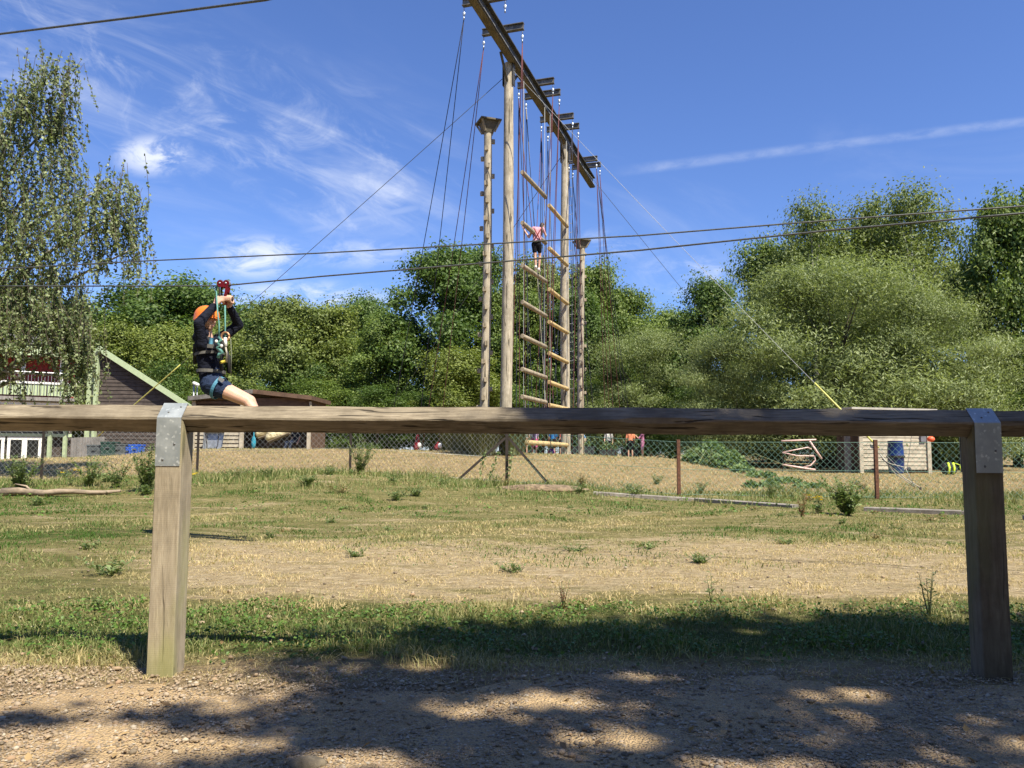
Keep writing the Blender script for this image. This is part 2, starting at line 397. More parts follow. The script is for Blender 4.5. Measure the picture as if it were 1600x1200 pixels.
grid_obj('gravel_path', np.arange(-14, 14, 0.08), np.arange(-4, 3.0, 0.06), path_z, path_mat())
# ------------------------------------------------------------------ knee rail fence in the foreground
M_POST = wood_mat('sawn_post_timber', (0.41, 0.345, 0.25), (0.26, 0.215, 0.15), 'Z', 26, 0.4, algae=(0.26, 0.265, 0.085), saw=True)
M_POST2 = wood_mat('shade_darkened_post_timber', (0.22, 0.18, 0.13), (0.12, 0.095, 0.068), 'Z', 26, 0.5, algae=(0.14, 0.145, 0.06), saw=True)  # post timber darkened so the tree shade on the right posts looks deeper
M_RAIL = wood_mat('weathered_rail_timber', (0.35, 0.295, 0.215), (0.15, 0.12, 0.085), 'X', 30, 0.95, ck_lo=0.60)
def galv():
    m, t, p = base_mat('galvanised_steel')
    co = t.new('ShaderNodeTexCoord').outputs['Object']
    vo = t.new('ShaderNodeTexVoronoi'); vo.inputs['Scale'].default_value = 150.0; t.put(vo.inputs['Vector'], co)
    r_, g_, b_ = t.sep(vo.outputs['Color'])
    n = t.noise(co, 14, 5, 0.6)
    c = t.mix(t.smooth(n, 0.35, 0.7), (0.30, 0.33, 0.34), (0.42, 0.45, 0.46))
    c = t.mix(t.smooth(t.m('MULTIPLY', r_, g_), 0.55, 0.85), c, (0.56, 0.59, 0.59))
    t.put(p.inputs['Base Color'], c); p.inputs['Metallic'].default_value = 0.55
    t.put(p.inputs['Roughness'], t.m('ADD', t.m('MULTIPLY', n, 0.25), 0.42))
    return m
M_GALV = galv()
M_BOLT = simple('dull_bolt', (0.20, 0.20, 0.20), 0.55, 0.7)
RY, RZ, HD = 2.752, 0.862, 0.0495
rng0 = random.Random(4)
pxs = [at(249, 1040, 2.7).x, at(1563, 1040, 2.7).x]
SP = pxs[1] - pxs[0]
pxs = [pxs[0] - SP, pxs[0], pxs[1], pxs[1] + SP]
fence = thing('timber_rail_fence', 'low timber post and diamond rail fence with galvanised straps along the gravel path', 'fence', (pxs[1], RY, 0))
def railz(x): return RZ - 0.0022 * (x - 0.2)
for i in range(5):
    x0 = -6.2 if i == 0 else pxs[i - 1] + 0.002
    x1 = 7.0 if i == 4 else pxs[i] - 0.002
    if i == 0: x0 = pxs[0] - 1.2
    if i == 4: x1 = pxs[3] + 1.2
    rings = []; n = max(3, int((x1 - x0) / 0.045)); ph = rng0.uniform(0, 9)
    for k in range(n + 1):
        x = x0 + (x1 - x0) * k / n; r = []
        for q in range(4):
            a = math.pi / 2 * q + math.pi / 2
            cy, cz = math.cos(a), math.sin(a)
            wear = 0.0028 + 0.0012 * math.sin(x * 11 + q * 2 + ph) + rng0.uniform(0, 0.0014) + (0.006 if (q == 1 and math.sin(x * 3.1 + ph) > 0.93) else 0)
            for sgn in (-1, 1):
                b = a + sgn * math.pi / 4
                dy, dz = math.cos(b) * wear * 1.0, math.sin(b) * wear * 1.0
                off = (cy * (HD - wear * 1.0) , cz * (HD - wear * 1.0))
                tx, tz = -cz * sgn * wear, cy * sgn * wear
                r.append(Vector((x, RY + off[0] + tx, railz(x) + off[1] + tz + 0.0015 * math.sin(x * 2.3 + ph))))
        rings.append(r)
    MB().loft(rings).build('rail', M_RAIL, fence)
for i, x in enumerate(pxs):
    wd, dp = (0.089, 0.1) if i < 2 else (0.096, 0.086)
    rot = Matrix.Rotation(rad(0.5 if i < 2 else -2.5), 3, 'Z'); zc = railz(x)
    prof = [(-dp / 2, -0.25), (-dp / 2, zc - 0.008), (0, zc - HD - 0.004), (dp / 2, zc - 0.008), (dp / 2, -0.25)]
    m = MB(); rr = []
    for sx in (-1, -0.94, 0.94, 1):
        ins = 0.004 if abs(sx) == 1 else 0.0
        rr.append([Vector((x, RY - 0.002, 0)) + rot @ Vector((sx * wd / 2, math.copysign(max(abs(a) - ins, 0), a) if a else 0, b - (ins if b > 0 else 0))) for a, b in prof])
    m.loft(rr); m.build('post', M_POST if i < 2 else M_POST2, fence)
    st = MB(); e = 0.003; sw = 0.083 if i < 2 else 0.088
    zl = zc - (0.165 if i < 2 else 0.17)
    out = [(-HD - e, zl), (-HD - e, zc + 0.001), (0, zc + HD + e + 0.001), (HD + e, zc + 0.001), (HD + e, zl)]
    inn = [(a - math.copysign(0.0022, a) if a else 0, b - (0.0028 if b > zl else 0)) for a, b in out]
    ring = lambda sx: [Vector((x, RY - 0.002, 0)) + rot @ Vector((sx * sw / 2 - 0.002, a, b)) for a, b in out + inn[::-1]]
    v0, v1 = ring(-1), ring(1); n = len(v0); nn = n // 2
    fs = [(k, (k + 1) % n, n + (k + 1) % n, n + k) for k in range(n)]
    for k in range(nn - 1):
        fs.append((k, k + 1, n - 2 - k, n - 1 - k)); fs.append((n + k, n + n - 1 - k, n + n - 2 - k, n + k + 1))
    s_ = MB().add(v0 + v1, fs).build('strap', M_GALV, fence)
    for bx, bz in ((-0.018, zl + 0.022), (0.02, zl + 0.075)):
        c = Vector((x, RY - 0.002, 0)) + rot @ Vector((bx, -HD - e - 0.0005, bz))
        MB().ell(c, (0.0042, 0.0022, 0.0042), nu=10, nv=6).build('nail', M_BOLT, s_, smooth=True)
    for bx, q in ((-0.012, 0.35), (0.022, 0.72)):
        c = Vector((x, RY - 0.002, 0)) + rot @ Vector((bx, -(HD + e) * (1 - q), zc + (HD + e) * q + 0.001))
        MB().ell(c, (0.004, 0.003, 0.003), nu=10, nv=6).build('nail', M_BOLT, s_, smooth=True)
# ------------------------------------------------------------------ grass, weeds, gravel
rng = np.random.default_rng(11)
M_GRASS = leaf_mat('grass_blades', (0.050, 0.125, 0.012), (0.62, 0.48, 0.265), 0.3, 0.6)
def blades(pts, h, wd, lean, var):
    n = len(pts); P = np.column_stack([pts, gz(pts[:, 0], pts[:, 1]) - 0.004])
    a = rng.uniform(0, 2 * np.pi, n); d = np.column_stack([np.cos(a), np.sin(a), np.zeros(n)])
    a2 = rng.uniform(0, 2 * np.pi, n); ld = np.column_stack([np.cos(a2), np.sin(a2), np.zeros(n)])
    h = np.broadcast_to(h, (n,))[:, None] * rng.uniform(0.55, 1.3, (n, 1)); l = np.abs(rng.normal(0, 1, (n, 1))) * lean
    up = np.array([[0, 0, 1.0]]); wd = np.broadcast_to(wd, (n,))[:, None] * 0.5
    mid = P + up * h * 0.55 + ld * h * l * 0.35; tip = P + up * h * np.clip(1 - 0.35 * l, 0.2, 1) + ld * h * l
    V = np.stack([P - d * wd, P + d * wd, mid - d * wd * 0.75, mid + d * wd * 0.75, tip], 1).reshape(-1, 3)
    b = np.arange(n)[:, None] * 5
    T = np.concatenate([b + np.array([[0, 1, 3]]), b + np.array([[0, 3, 2]]), b + np.array([[2, 3, 4]])])
    return V, T, np.repeat(np.clip(var, 0, 1), 5)
def scatter(n, y0, y1, k=0.72, pad=0.6, bias=1.0):
    y = y0 + (y1 - y0) * rng.uniform(0, 1, n) ** bias; x = rng.uniform(-1, 1, n) * (k * y + pad)
    return np.column_stack([x, y])
def vnoise(p, s, seed=0):
    q = p * s + seed * 17.3
    return 0.5 + 0.25 * (np.sin(q[:, 0] * 1.9 + np.sin(q[:, 1] * 1.3) * 2) + np.sin(q[:, 1] * 2.3 + np.sin(q[:, 0] * 1.7 + 1) * 2))
def join(parts):
    V, T, A, o = [], [], [], 0
    for v_, t_, a_ in parts: V.append(v_); T.append(t_ + o); A.append(a_); o += len(v_)
    return np.concatenate(V), np.concatenate(T), np.concatenate(A)
def keep(p, prob): return p[rng.uniform(0, 1, len(p)) < prob]
gp = []
p = scatter(62000, 2.78, 4.25); q = vnoise(p, 2.0); e_ = sst(p[:, 1] + (q - 0.5) * 0.5, 2.8, 3.15) * (1 - 0.93 * sst(p[:, 1] + (q - 0.5) * 0.9, 3.65, 4.1))
p = keep(p, e_); q = vnoise(p, 3.1, 2)
gp.append(blades(p, 0.016 + 0.045 * q ** 1.4, 0.004, 1.0, 0.10 + 0.5 * rng.uniform(0, 1, len(p)) ** 2.4 + 0.30 * sst(p[:, 1], 3.5, 4.0) + 0.32 * (1 - sst(p[:, 1], 2.85, 3.1))))
p = keep(scatter(9000, 2.62, 3.0), 0.7); gp.append(blades(p, 0.024, 0.0026, 2.4, rng.uniform(0.5, 1, len(p))))
p = scatter(90000, 3.8, 7.4); q = vnoise(p, 4.4, 1); p = keep(p, 0.1 + 0.9 * q)
gp.append(blades(p, 0.010 + 0.026 * vnoise(p, 4.4, 1) ** 1.5, 0.0038, 1.5, 0.98 - 0.45 * rng.uniform(0, 1, len(p)) ** 3 - 0.45 * sst(p[:, 1] + 1.2 * vnoise(p, 0.8, 3), 6.4, 7.6) - 0.5 * sst(-p[:, 0] / p[:, 1] + .12 * (vnoise(p, 2.0, 4) - .5), .36, .52)))
p = scatter(190000, 5.2, 14.8, bias=0.8); q = vnoise(p, 2.6, 5) * .6 + vnoise(p, .9, 5) * .4; p = keep(p, (0.15 + 0.85 * q) * (0.35 + 0.65 * sst(p[:, 1] + 2 * (vnoise(p, .7, 3) - .5), 5.4, 7.4))); q = vnoise(p, 2.6, 5) * .6 + vnoise(p, .9, 5) * .4
gp.append(blades(p, 0.012 + 0.045 * q ** 1.5, 0.0075, 1.25, 0.60 + 0.75 * (vnoise(p, 0.7, 6) - .5) + 0.55 * (vnoise(p, 3.1, 2) - .5) - 0.35 * q + rng.normal(0, 0.2, len(p)) - 0.14 * sst(p[:, 1], 7.0, 11.0) - 0.3 * sst(-p[:, 0] / p[:, 1], .36, .52)))
p = scatter(34000, 11.0, 15.2, bias=0.7); p = keep(p, np.where(p[:, 0] < 1.5, 0.95, 0.75) * (0.12 + 0.88 * (vnoise(p, 1.1, 8) > 0.45)) * sst(p[:, 1], 10.8, 13.0))
gp.append(blades(p, 0.06 + 0.13 * vnoise(p, 0.8, 9) ** 1.5, 0.011, 0.8, 0.08 + 0.5 * rng.uniform(0, 1, len(p)) ** 1.6))
p = scatter(52000, 14.8, 25.5); gp.append(blades(p, 0.03 + 0.06 * vnoise(p, 1.7, 4) ** 2, 0.014, 1.0, 0.66 + 0.5 * (vnoise(p, 1.3, 2) - .5) + rng.normal(0, 0.16, len(p))))
V, T, A = join(gp)
grass = link('grass', np_mesh('grass', V, T, M_GRASS, A)); props(grass, 'short dry and green grass covering the field behind the rail', 'grass', kind='stuff')
# clover and plantain leaves in the greener strip along the rail
M_CLOVER = leaf_mat('clover_leaves', (0.045, 0.10, 0.014), (0.14, 0.23, 0.045), 0.25)
p = scatter(20000, 2.85, 3.95); p = keep(p, np.clip(vnoise(p, 4.6, 3) * 2.2 - 0.5, 0, 1) * (0.25 + 0.75 * sst(p[:, 1], 2.9, 3.2)))
pc = scatter(9000, 9.0, 14.6); pc = keep(pc, np.clip(vnoise(pc, 2.2, 7) * 2 - 0.9, 0, 1))
pp = np.concatenate([p, pc]); n = len(pp); C = np.column_stack([pp, gz(pp[:, 0], pp[:, 1]) + rng.uniform(0.006, 0.045, n) * np.where(pp[:, 1] > 6, 1.6, 1)])
Nn = rng.normal(size=(n, 3)) * 0.5 + np.array([[0, 0, 1.0]])
sz = rng.uniform(0.007, 0.017, n) * np.where(pp[:, 1] > 6, 2.4, 1)
V, T = leaf_arrays(rng, C, Nn, sz * 1.3, sz)
o = link('ground_cover', np_mesh('ground_cover', V, T, M_CLOVER, np.repeat(rng.uniform(0, 1, n), 4)))
props(o, 'low clover and plantain leaves among the grass', 'ground cover', kind='stuff')
# pebbles
def pebbles(n, y0, y1, smin, smax, pw, name, lab, prob=None, tiny=False):
    ic = bmesh.new(); bmesh.ops.create_icosphere(ic, subdivisions=1, radius=1.0)
    bv = np.array([v_.co[:] for v_ in ic.verts]); bf = np.array([[v_.index for v_ in f.verts] for f in ic.faces]); ic.free()
    if tiny: bv = np.array([[1, 0, 0], [-1, 0, 0], [0, 1, 0], [0, -1, 0], [0, 0, 1.0]]); bf = np.array([[0, 2, 4], [2, 1, 4], [1, 3, 4], [3, 0, 4]])
    p = scatter(n, y0, y1, 0.75, 0.35); 
    if prob is not None: p = keep(p, prob(p))
    n = len(p); s = smin + (smax - smin) * rng.uniform(0, 1, n) ** pw
    V = bv[None] * (1 + rng.uniform(-0.22, 0.22, (n, len(bv), 1))) * (s[:, None, None] * np.stack([rng.uniform(0.8, 1.4, n), rng.uniform(0.7, 1.1, n), rng.uniform(0.4, 0.75, n)], 1)[:, None])
    a = rng.uniform(0, 6.28, n); c_, s_ = np.cos(a)[:, None], np.sin(a)[:, None]
    V = np.stack([V[..., 0] * c_ - V[..., 1] * s_, V[..., 0] * s_ + V[..., 1] * c_, V[..., 2]], -1)
    V += np.column_stack([p, gz(p[:, 0], p[:, 1]) + (0.0075 if tiny else 0.006 + s * 0.2)])[:, None]
    T = (bf[None] + (np.arange(n) * len(bv))[:, None, None]).reshape(-1, 3)
    o = link(name, np_mesh(name, V.reshape(-1, 3), T, M_PEB, np.repeat(rng.uniform(0, 1, n), len(bv)), smooth=False)); props(o, lab, 'gravel', kind='stuff')
def peb_mat():
    m, t, p = base_mat('pebble_stone')
    a = t.new('ShaderNodeAttribute', attribute_name='var').outputs['Fac']
    r = t.new('ShaderNodeValToRGB'); t.put(r.inputs[0], a); e = r.color_ramp.elements
    e[0].color = (0.07, 0.058, 0.045, 1); e[1].color = (0.46, 0.40, 0.31, 1)
    for pos, c in ((0.25, (0.18, 0.13, 0.085)), (0.5, (0.31, 0.235, 0.155)), (0.7, (0.27, 0.165, 0.095)), (0.9, (0.34, 0.29, 0.23))):
        q = e.new(pos); q.color = c + (1,)
    geo = t.new('ShaderNodeNewGeometry').outputs['Position']
    t.put(p.inputs['Base Color'], t.mix(t.m('MULTIPLY', t.noise(geo, 160, 4, 0.6), 0.5), r.outputs[0], (0.36, 0.28, 0.18)))
    p.inputs['Roughness'].default_value = 0.85
    return m
M_PEB = peb_mat()
pebbles(7000, 1.3, 2.72, 0.003, 0.0115, 3.0, 'gravel', 'loose gravel pebbles on the dirt path', lambda p: 0.2 + 0.8 * (vnoise(p, 2.3, 1) > 0.45))
pebbles(70000, 1.5, 2.80, 0.0016, 0.0062, 2.2, 'fine_gravel', 'fine grit strewn over the dirt path', lambda p: 0.35 + 0.65 * (vnoise(p, 3.3, 5) > 0.42), True)
pebbles(700, 2.6, 6.5, 0.004, 0.014, 2.5, 'stones', 'scattered small stones in the dry grass')
def rock(name, label, c, r, seed):
    b = bmesh.new(); bmesh.ops.create_icosphere(b, subdivisions=3, radius=1.0); rr = random.Random(seed)
    ph = [rr.uniform(0, 6) for _ in range(6)]
    for v_ in b.verts:
        k = 1 + 0.13 * math.sin(v_.co.x * 3 + ph[0]) * math.sin(v_.co.y * 3.4 + ph[1]) + 0.08 * math.sin(v_.co.z * 6 + ph[2] + v_.co.x * 4)
        v_.co = Vector((v_.co.x * r[0], v_.co.y * r[1], v_.co.z * r[2])) * k
    me = bpy.data.meshes.new(name); b.to_mesh(me); b.free(); me.polygons.foreach_set('use_smooth', [True] * len(me.polygons))
    me.materials.append(simple('rock_stone', (0.26, 0.21, 0.14), 0.9, var=0.25, scale=22, bump=0.6))
    o = link(name, me, origin=c); return props(o, label, 'rock')
c = hit(482, 1196) + Vector((0, -.03, -.006)); rock('rock', 'smooth tan rock half buried in the gravel path', c + Vector((0, 0, 0.008)), (0.047, 0.035, 0.024), 3)
# dry leaves blown onto the path
M_LITTER = leaf_mat('dry_leaf', (0.12, 0.07, 0.03), (0.36, 0.25, 0.12), 0.1)
p = scatter(520, 1.6, 3.2); n = len(p); C = np.column_stack([p, gz(p[:, 0], p[:, 1]) + 0.012]); L = rng.uniform(0.012, 0.035, n)
V, T = leaf_arrays(rng, C, rng.normal(size=(n, 3)) * 0.35 + np.array([[0, 0, 1.0]]), L, L * 0.55)
o = link('leaf_litter', np_mesh('leaf_litter', V, T, M_LITTER, np.repeat(rng.uniform(0, 1, n), 4))); props(o, 'dry brown leaves scattered on the gravel path', 'leaves', kind='stuff')
# ------------------------------------------------------------------ weeds
M_WEED = leaf_mat('weed_leaves', (0.06, 0.11, 0.032), (0.24, 0.30, 0.12), 0.28)
M_STEM = simple('weed_stem', (0.16, 0.18, 0.07), 0.7)
M_DOCK = leaf_mat('dock_seed', (0.13, 0.045, 0.02), (0.30, 0.13, 0.06), 0.15)
M_YEL = leaf_mat('ragwort_petals', (0.75, 0.50, 0.01), (0.85, 0.66, 0.03), 0.2)
M_DRY = leaf_mat('dry_weed', (0.18, 0.13, 0.06), (0.36, 0.27, 0.13), 0.2)
def weed(name, label, base, H, Wd, stems, lpstem, leaf, mat=None, cat='weed', flowers=0, group=None, seed=0, aspect=0.38):
    r = np.random.default_rng(seed + 100); root = thing(name, label, cat, base, group)
    m = MB(); Cs, Ns, Ts, Ls = [], [], [], []; tips = []
    for s in range(stems):
        a = r.uniform(0, 6.28); sp = r.uniform(0.1, 1) * Wd * 0.55; h = H * r.uniform(0.6, 1.0)
        p0 = Vector(base) + Vector((r.normal() * 0.003, r.normal() * 0.003, -0.02))
        pts = [p0 + Vector((math.cos(a) * sp * q ** 1.15, math.sin(a) * sp * q ** 1.15, h * q)) for q in (0, 0.35, 0.7, 1.0)]
        m.tube(pts, [0.006 * H + 0.0015, 0.005 * H + 0.001, 0.004 * H + 0.001, 0.001], 5); tips.append(pts[-1])
        for k in range(lpstem):
            q = r.uniform(0.06, 1.0) ** 0.85; i = min(int(q * 3), 2); pt = pts[i].lerp(pts[i + 1], q * 3 - i) if i < 2 else pts[2].lerp(pts[3], min(1, (q - 0.7) / 0.3) if q > 0.7 else 0)
            b = r.uniform(0, 6.28); L = leaf * r.uniform(0.6, 1.25) * (1.15 - 0.6 * q)
            t_ = np.array([math.cos(b), math.sin(b), r.uniform(-0.25, 0.75)]); t_ /= np.linalg.norm(t_)
            Cs.append(np.array(pt) + t_ * L * 0.5); Ts.append(t_); Ls.append(L)
            Ns.append(np.array([-t_[0] * 0.5, -t_[1] * 0.5, 1.0]) + r.normal(size=3) * 0.3)
    st = m.build('stem', M_STEM, root, smooth=True)
    Cs = np.array(Cs) - np.array(base); Ls = np.array(Ls)
    V, T = leaf_arrays(r, Cs, np.array(Ns), Ls, Ls * aspect, np.array(Ts) * 3)
    link('foliage', np_mesh('foliage', V, T, mat or M_WEED, np.repeat(r.uniform(0, 1, len(Cs)), 4)), root)
    if flowers:
        for k in range(flowers):
            c0 = tips[k % len(tips)] + Vector((r.normal() * 0.03, r.normal() * 0.03, r.uniform(-0.02, 0.02)))
            n = 26; C = np.array(c0 - Vector(base))[None] + r.normal(size=(n, 3)) * np.array([[0.016, 0.016, 0.005]])
            V, T = leaf_arrays(r, C, r.normal(size=(n, 3)) * 0.3 + np.array([[0, 0, 1.0]]), 0.024, 0.012)
            link('flower_head', np_mesh('flower_head', V, T, M_YEL, np.repeat(r.uniform(0, 1, n), 4)), root)
    return root
weed('thistle', 'large bushy thistle growing beside the grey edging boards', hit(1325, 806), 0.56, 0.75, 30, 36, 0.085, cat='weed', seed=1)
weed('thistle', 'dense leafy thistle right behind the sunlit fence post', hit(226, 768), 0.74, 0.75, 30, 36, 0.085, seed=2)
weed('thistle', 'bushy thistle beside the stub end of the fallen branch', hit(32, 764), 0.55, 0.85, 26, 32, 0.085, seed=3)
weed('thistle', 'upright thistle between the fallen branch and the blue boxes', hit(138, 760), 0.52, 0.7, 20, 30, 0.08, seed=4)
weed('thistle', 'slim thistle patch left of the fence post thistle', hit(182, 762), 0.52, 0.6, 14, 26, 0.07, seed=5)
weed('climbing_weed', 'tall pale weed climbing the chain link at a dark fence post', hit(562, 741), 0.75, 0.7, 26, 28, 0.075, seed=6)
weed('ragwort', 'yellow ragwort in flower near the fallen branch', hit(110, 758), 0.30, 0.25, 6, 10, 0.06, flowers=3, seed=7)
weed('ragwort', 'yellow ragwort flower peeping past the sunlit post', hit(303, 752), 0.20, 0.1, 3, 8, 0.05, flowers=2, seed=8)
weed('ragwort', 'yellow ragwort in flower beside the edging board and thistle', hit(1278, 803), 0.30, 0.2, 6, 10, 0.06, flowers=5, seed=9)
weed('dock', 'dry reddish dock standing over the edging board', hit(1252, 808), 0.32, 0.16, 6, 26, 0.04, M_DOCK, seed=10)
weed('dock', 'small red brown dock stalk at the edge of the green strip', hit(880, 952), 0.17, 0.09, 4, 22, 0.022, M_DOCK, seed=11)
weed('tall_weed', 'spindly green weed beside the shaded fence post', hit(1452, 968), 0.25, 0.14, 5, 9, 0.045, seed=12)
weed('tall_weed', 'thin weed with a bent tip in the dry grass', hit(1112, 945), 0.17, 0.16, 5, 8, 0.045, seed=13)
weed('tall_weed', 'small yellowish seedling bush left of the sunlit post', hit(152, 955), 0.11, 0.09, 6, 12, 0.025, seed=14)
weed('green_weed', 'low tangle of green stems left of the sunlit post', hit(172, 900), 0.14, 0.45, 14, 10, 0.06, seed=15)
for k, (px, py, h_, w_) in enumerate(((480, 760, .22, .5), (620, 782, .2, .45), (650, 775, .2, .4), (1205, 778, .34, .35), (905, 772, .2, .5), (420, 745, .22, .6), (360, 748, .22, .6), (515, 742, .2, .6), (985, 768, .2, .5), (60, 790, .15, .5))):
    weed('grass_tuft_weed', 'low green weed clump along the foot of the wire fence', hit(px, py), h_, w_, 16, 16, 0.06, group='weed clumps along the wire fence', seed=20 + k)
rw = random.Random(8)
for k in range(30):
    x_ = rw.uniform(-9.5, 9.0); y_ = rw.uniform(11.2, 14.9) if k < 22 else rw.uniform(15.2, 17.5)
    if k > 21: x_ = rw.uniform(3, 9)
    weed('grass_tuft_weed', 'low green weed clump along the foot of the wire fence', Vector((x_, y_, g(x_, y_))), rw.uniform(.12, .34), rw.uniform(.3, .6), 13, 14, rw.uniform(.05, .075), group='weed clumps along the wire fence', seed=60 + k, mat=M_WEED if k % 4 else M_DRY)
for k in range(16):
    x_ = rw.uniform(-5, 5.5); y_ = rw.uniform(5.6, 10.5)
    weed('small_weed', 'small green weed rosette in the dry field', Vector((x_, y_, g(x_, y_))), rw.uniform(.04, .11), rw.uniform(.12, .3), 9, 8, .045, group='small weeds scattered over the dry field', seed=100 + k, mat=M_WEED if k % 3 else M_DRY)
for k, (px, py) in enumerate(((140, 858), (900, 862), (1095, 880), (800, 895), (1230, 850), (1010, 858), (560, 870))):
    weed('small_weed', 'small green weed rosette in the dry field', hit(px, py), 0.09, 0.26, 10, 9, 0.05, group='small weeds scattered over the dry field', seed=40 + k)
# ------------------------------------------------------------------ chain link fence
HF = 0.93
FP = [(-330, 15.4), (68, 15.2), (310, 15.6), (548, 15.6), (792, 14.6), (1060, 13.9), (1368, 13.3), (1690, 12.8), (2050, 12.4)]
FB = [on(px, Y) for px, Y in FP]
M_WIRE = simple('galvanised_wire', (0.46, 0.47, 0.45), 0.45, 0.6); M_GWIRE = simple('green_coated_wire', (0.20, 0.36, 0.29), 0.5)
M_IRON = simple('dark_iron', (0.045, 0.035, 0.03), 0.7, 0.3, bump=0.2); M_RUST = simple('rusty_iron', (0.17, 0.075, 0.045), 0.85, 0.1, var=0.25, scale=25, bump=0.3)
wf = thing('chain_link_fence', 'chain link wire fence with iron posts between the field and the dry bank', 'fence', FB[4])
def mesh_part(i0, i1, mat):
    V, T, o = [], [], 0; cell = 0.104; rw = 0.0026
    rowsn = int(HF / (cell / 2)); ch = HF / rowsn
    ang = np.arange(3) * 2.094
    for i in range(i0, i1):
        a, b = FB[i], FB[i + 1]; d = b - a; L = math.hypot(d.x, d.y); k = int(L / (cell / 2)); e = np.array((d.x / L, d.y / L)); nrm = np.array((-e[1], e[0]))
        for q in range(k):
            j = np.arange(rowsn + 1); s = q * L / k + (j % 2 if q % 2 else 1 - j % 2) * L / k
            x = a.x + e[0] * s; y = a.y + e[1] * s; z = a.z + (b.z - a.z) * s / L + 0.02 + j * ch
            off = (j % 2 - 0.5) * 0.004
            P = np.stack([x + nrm[0] * off, y + nrm[1] * off, z], 1)
            R = P[:, None] + rw * (np.cos(ang)[None, :, None] * np.array([e[0], e[1], 0])[None, None] * 1.2 + np.sin(ang)[None, :, None] * np.array([nrm[0], nrm[1], 0])[None, None])
            V.append(R.reshape(-1, 3)); idx = np.arange(rowsn)[:, None] * 3 + np.arange(3)[None]; nx = np.arange(rowsn)[:, None] * 3 + (np.arange(3)[None] + 1) % 3
            T.append(np.concatenate([np.stack([idx, nx, nx + 3], -1).reshape(-1, 3), np.stack([idx, nx + 3, idx + 3], -1).reshape(-1, 3)]) + o); o += len(V[-1])
    V = np.concatenate(V) - np.array(OFF[wf]); me = np_mesh('wire_mesh', V, np.concatenate(T), mat)
    o_ = link('wire_mesh', me, wf); props(o_, kind='stuff')
    for zz_ in (0.03, HF * 0.5, HF + 0.015):
        MB().tube([FB[i] + Vector((0, -0.008, zz_)) for i in range(i0, i1 + 1)], 0.003, 5).build('line_wire', mat, wf, smooth=True)
mesh_part(0, 4, M_WIRE); mesh_part(4, 8, M_GWIRE)
def angle_iron(base, h, mat, name='post', s=0.045):
    b = Vector(base); prof = [(-s / 2, 0), (s / 2, 0), (s / 2, 0.006), (-s / 2 + 0.006, 0.006), (-s / 2 + 0.006, s), (-s / 2, s)]
    MB().loft([[b + Vector((x, y - 0.025, z)) for x, y in prof] for z in (-0.2, h)]).build(name, mat, wf)
for i, b in enumerate(FB[:-1]):
    if i == 4: continue
    angle_iron(b, HF + 0.06, M_IRON if i < 4 else M_RUST, s=0.05 if i < 4 else 0.055)
b4 = FB[4]; MB().beam(b4 + Vector((0, -.03, -.2)), b4 + Vector((0, -.03, 1.18)), 0.055, 0.055, (0, 1, 0)).build('corner_post', M_IRON, wf)
for px, py in ((712, 752), (862, 753)):
    q = hit(px, py); q.y = 14.5; q = Vector((at(px, 752, 14.5).x, 14.5, g(at(px, 752, 14.5).x, 14.5) - 0.03))
    MB().beam(q, b4 + Vector((math.copysign(0.03, q.x - b4.x), -.04, 0.83)), 0.045, 0.045, (0, 1, 0)).build('brace', M_IRON, wf)
# bindweed climbing the braces of the corner post
for k, (px, py, px2, py2) in enumerate(((748, 752, 758, 705), (763, 752, 778, 705), (793, 752, 800, 700))):
    a, b = on(px, 14.45), at(px2, py2, 14.5)
    r = np.random.default_rng(k); n = 40; q = r.uniform(0, 1, (n, 1)); C = np.array(a)[None] * (1 - q) + np.array(b)[None] * q + r.normal(size=(n, 3)) * 0.025
    root = thing('bindweed', 'bindweed climbing beside the braced corner post of the wire fence', 'weed', a, 'bindweed at the corner post')
    V, T = leaf_arrays(r, C - np.array(a), r.normal(size=(n, 3)) + np.array([[0, -1, 0.5]]), 0.05, 0.04)
    link('foliage', np_mesh('foliage', V, T, M_WEED, np.repeat(r.uniform(0, 1, n), 4)), root)
    MB().tube([a, a.lerp(b, .5) + Vector((.03, 0, 0)), b], 0.004, 5).build('stem', M_STEM, root)
# edging boards and fallen branch
M_SLEEPER = wood_mat('grey_edging_timber', (0.40, 0.36, 0.31), (0.22, 0.19, 0.165), 'X', 24, 0.5)
for (x0, y0, x1, y1, lab) in ((928, 773, 1085, 783, 'sandy edging board sunk in the ground below the bank'), (1087, 783, 1243, 794, 'grey edging board ending at the ragwort'), (1352, 798, 1522, 804, 'grey edging board between the thistle and the shaded post'), (1600, 812, 1760, 818, 'grey edging board beyond the shaded post')):
    a, b = hit(x0, y0), hit(x1, y1); mid = (a + b) / 2
    root = MB().beam(a + Vector((0, 0, 0.0)), b + Vector((0, 0, -0.004)), 0.16, 0.10, ch=0.008); o = root.build('edging_board', M_SLEEPER, None, tuple(mid)); props(o, lab, 'board')
M_BARK = simple('pale_branch_bark', (0.36, 0.28, 0.20), 0.9, var=0.25, scale=10, bump=0.6, stretch=(0.4, 1, 1))
br = thing('fallen_branch', 'bare fallen branch lying in the grass before the wire fence', 'branch', hit(90, 772))
a, b = hit(3, 775), hit(186, 774)
pts = [a.lerp(b, q / 8) + Vector((0, 0.05 * math.sin(q * 1.1), 0.05 + 0.015 * math.sin(q * 1.7))) for q in range(9)]
MB().tube(pts, [0.065, 0.055, 0.052, 0.046, 0.042, 0.036, 0.032, 0.028, 0.018], 8).build('trunk', M_BARK, br, smooth=True)
MB().tube([pts[2], pts[2] + Vector((-.1, 0, .09)), pts[2] + Vector((-.28, .03, .12))], [0.02, 0.015, 0.006], 6).build('side_shoot', M_BARK, br, smooth=True)
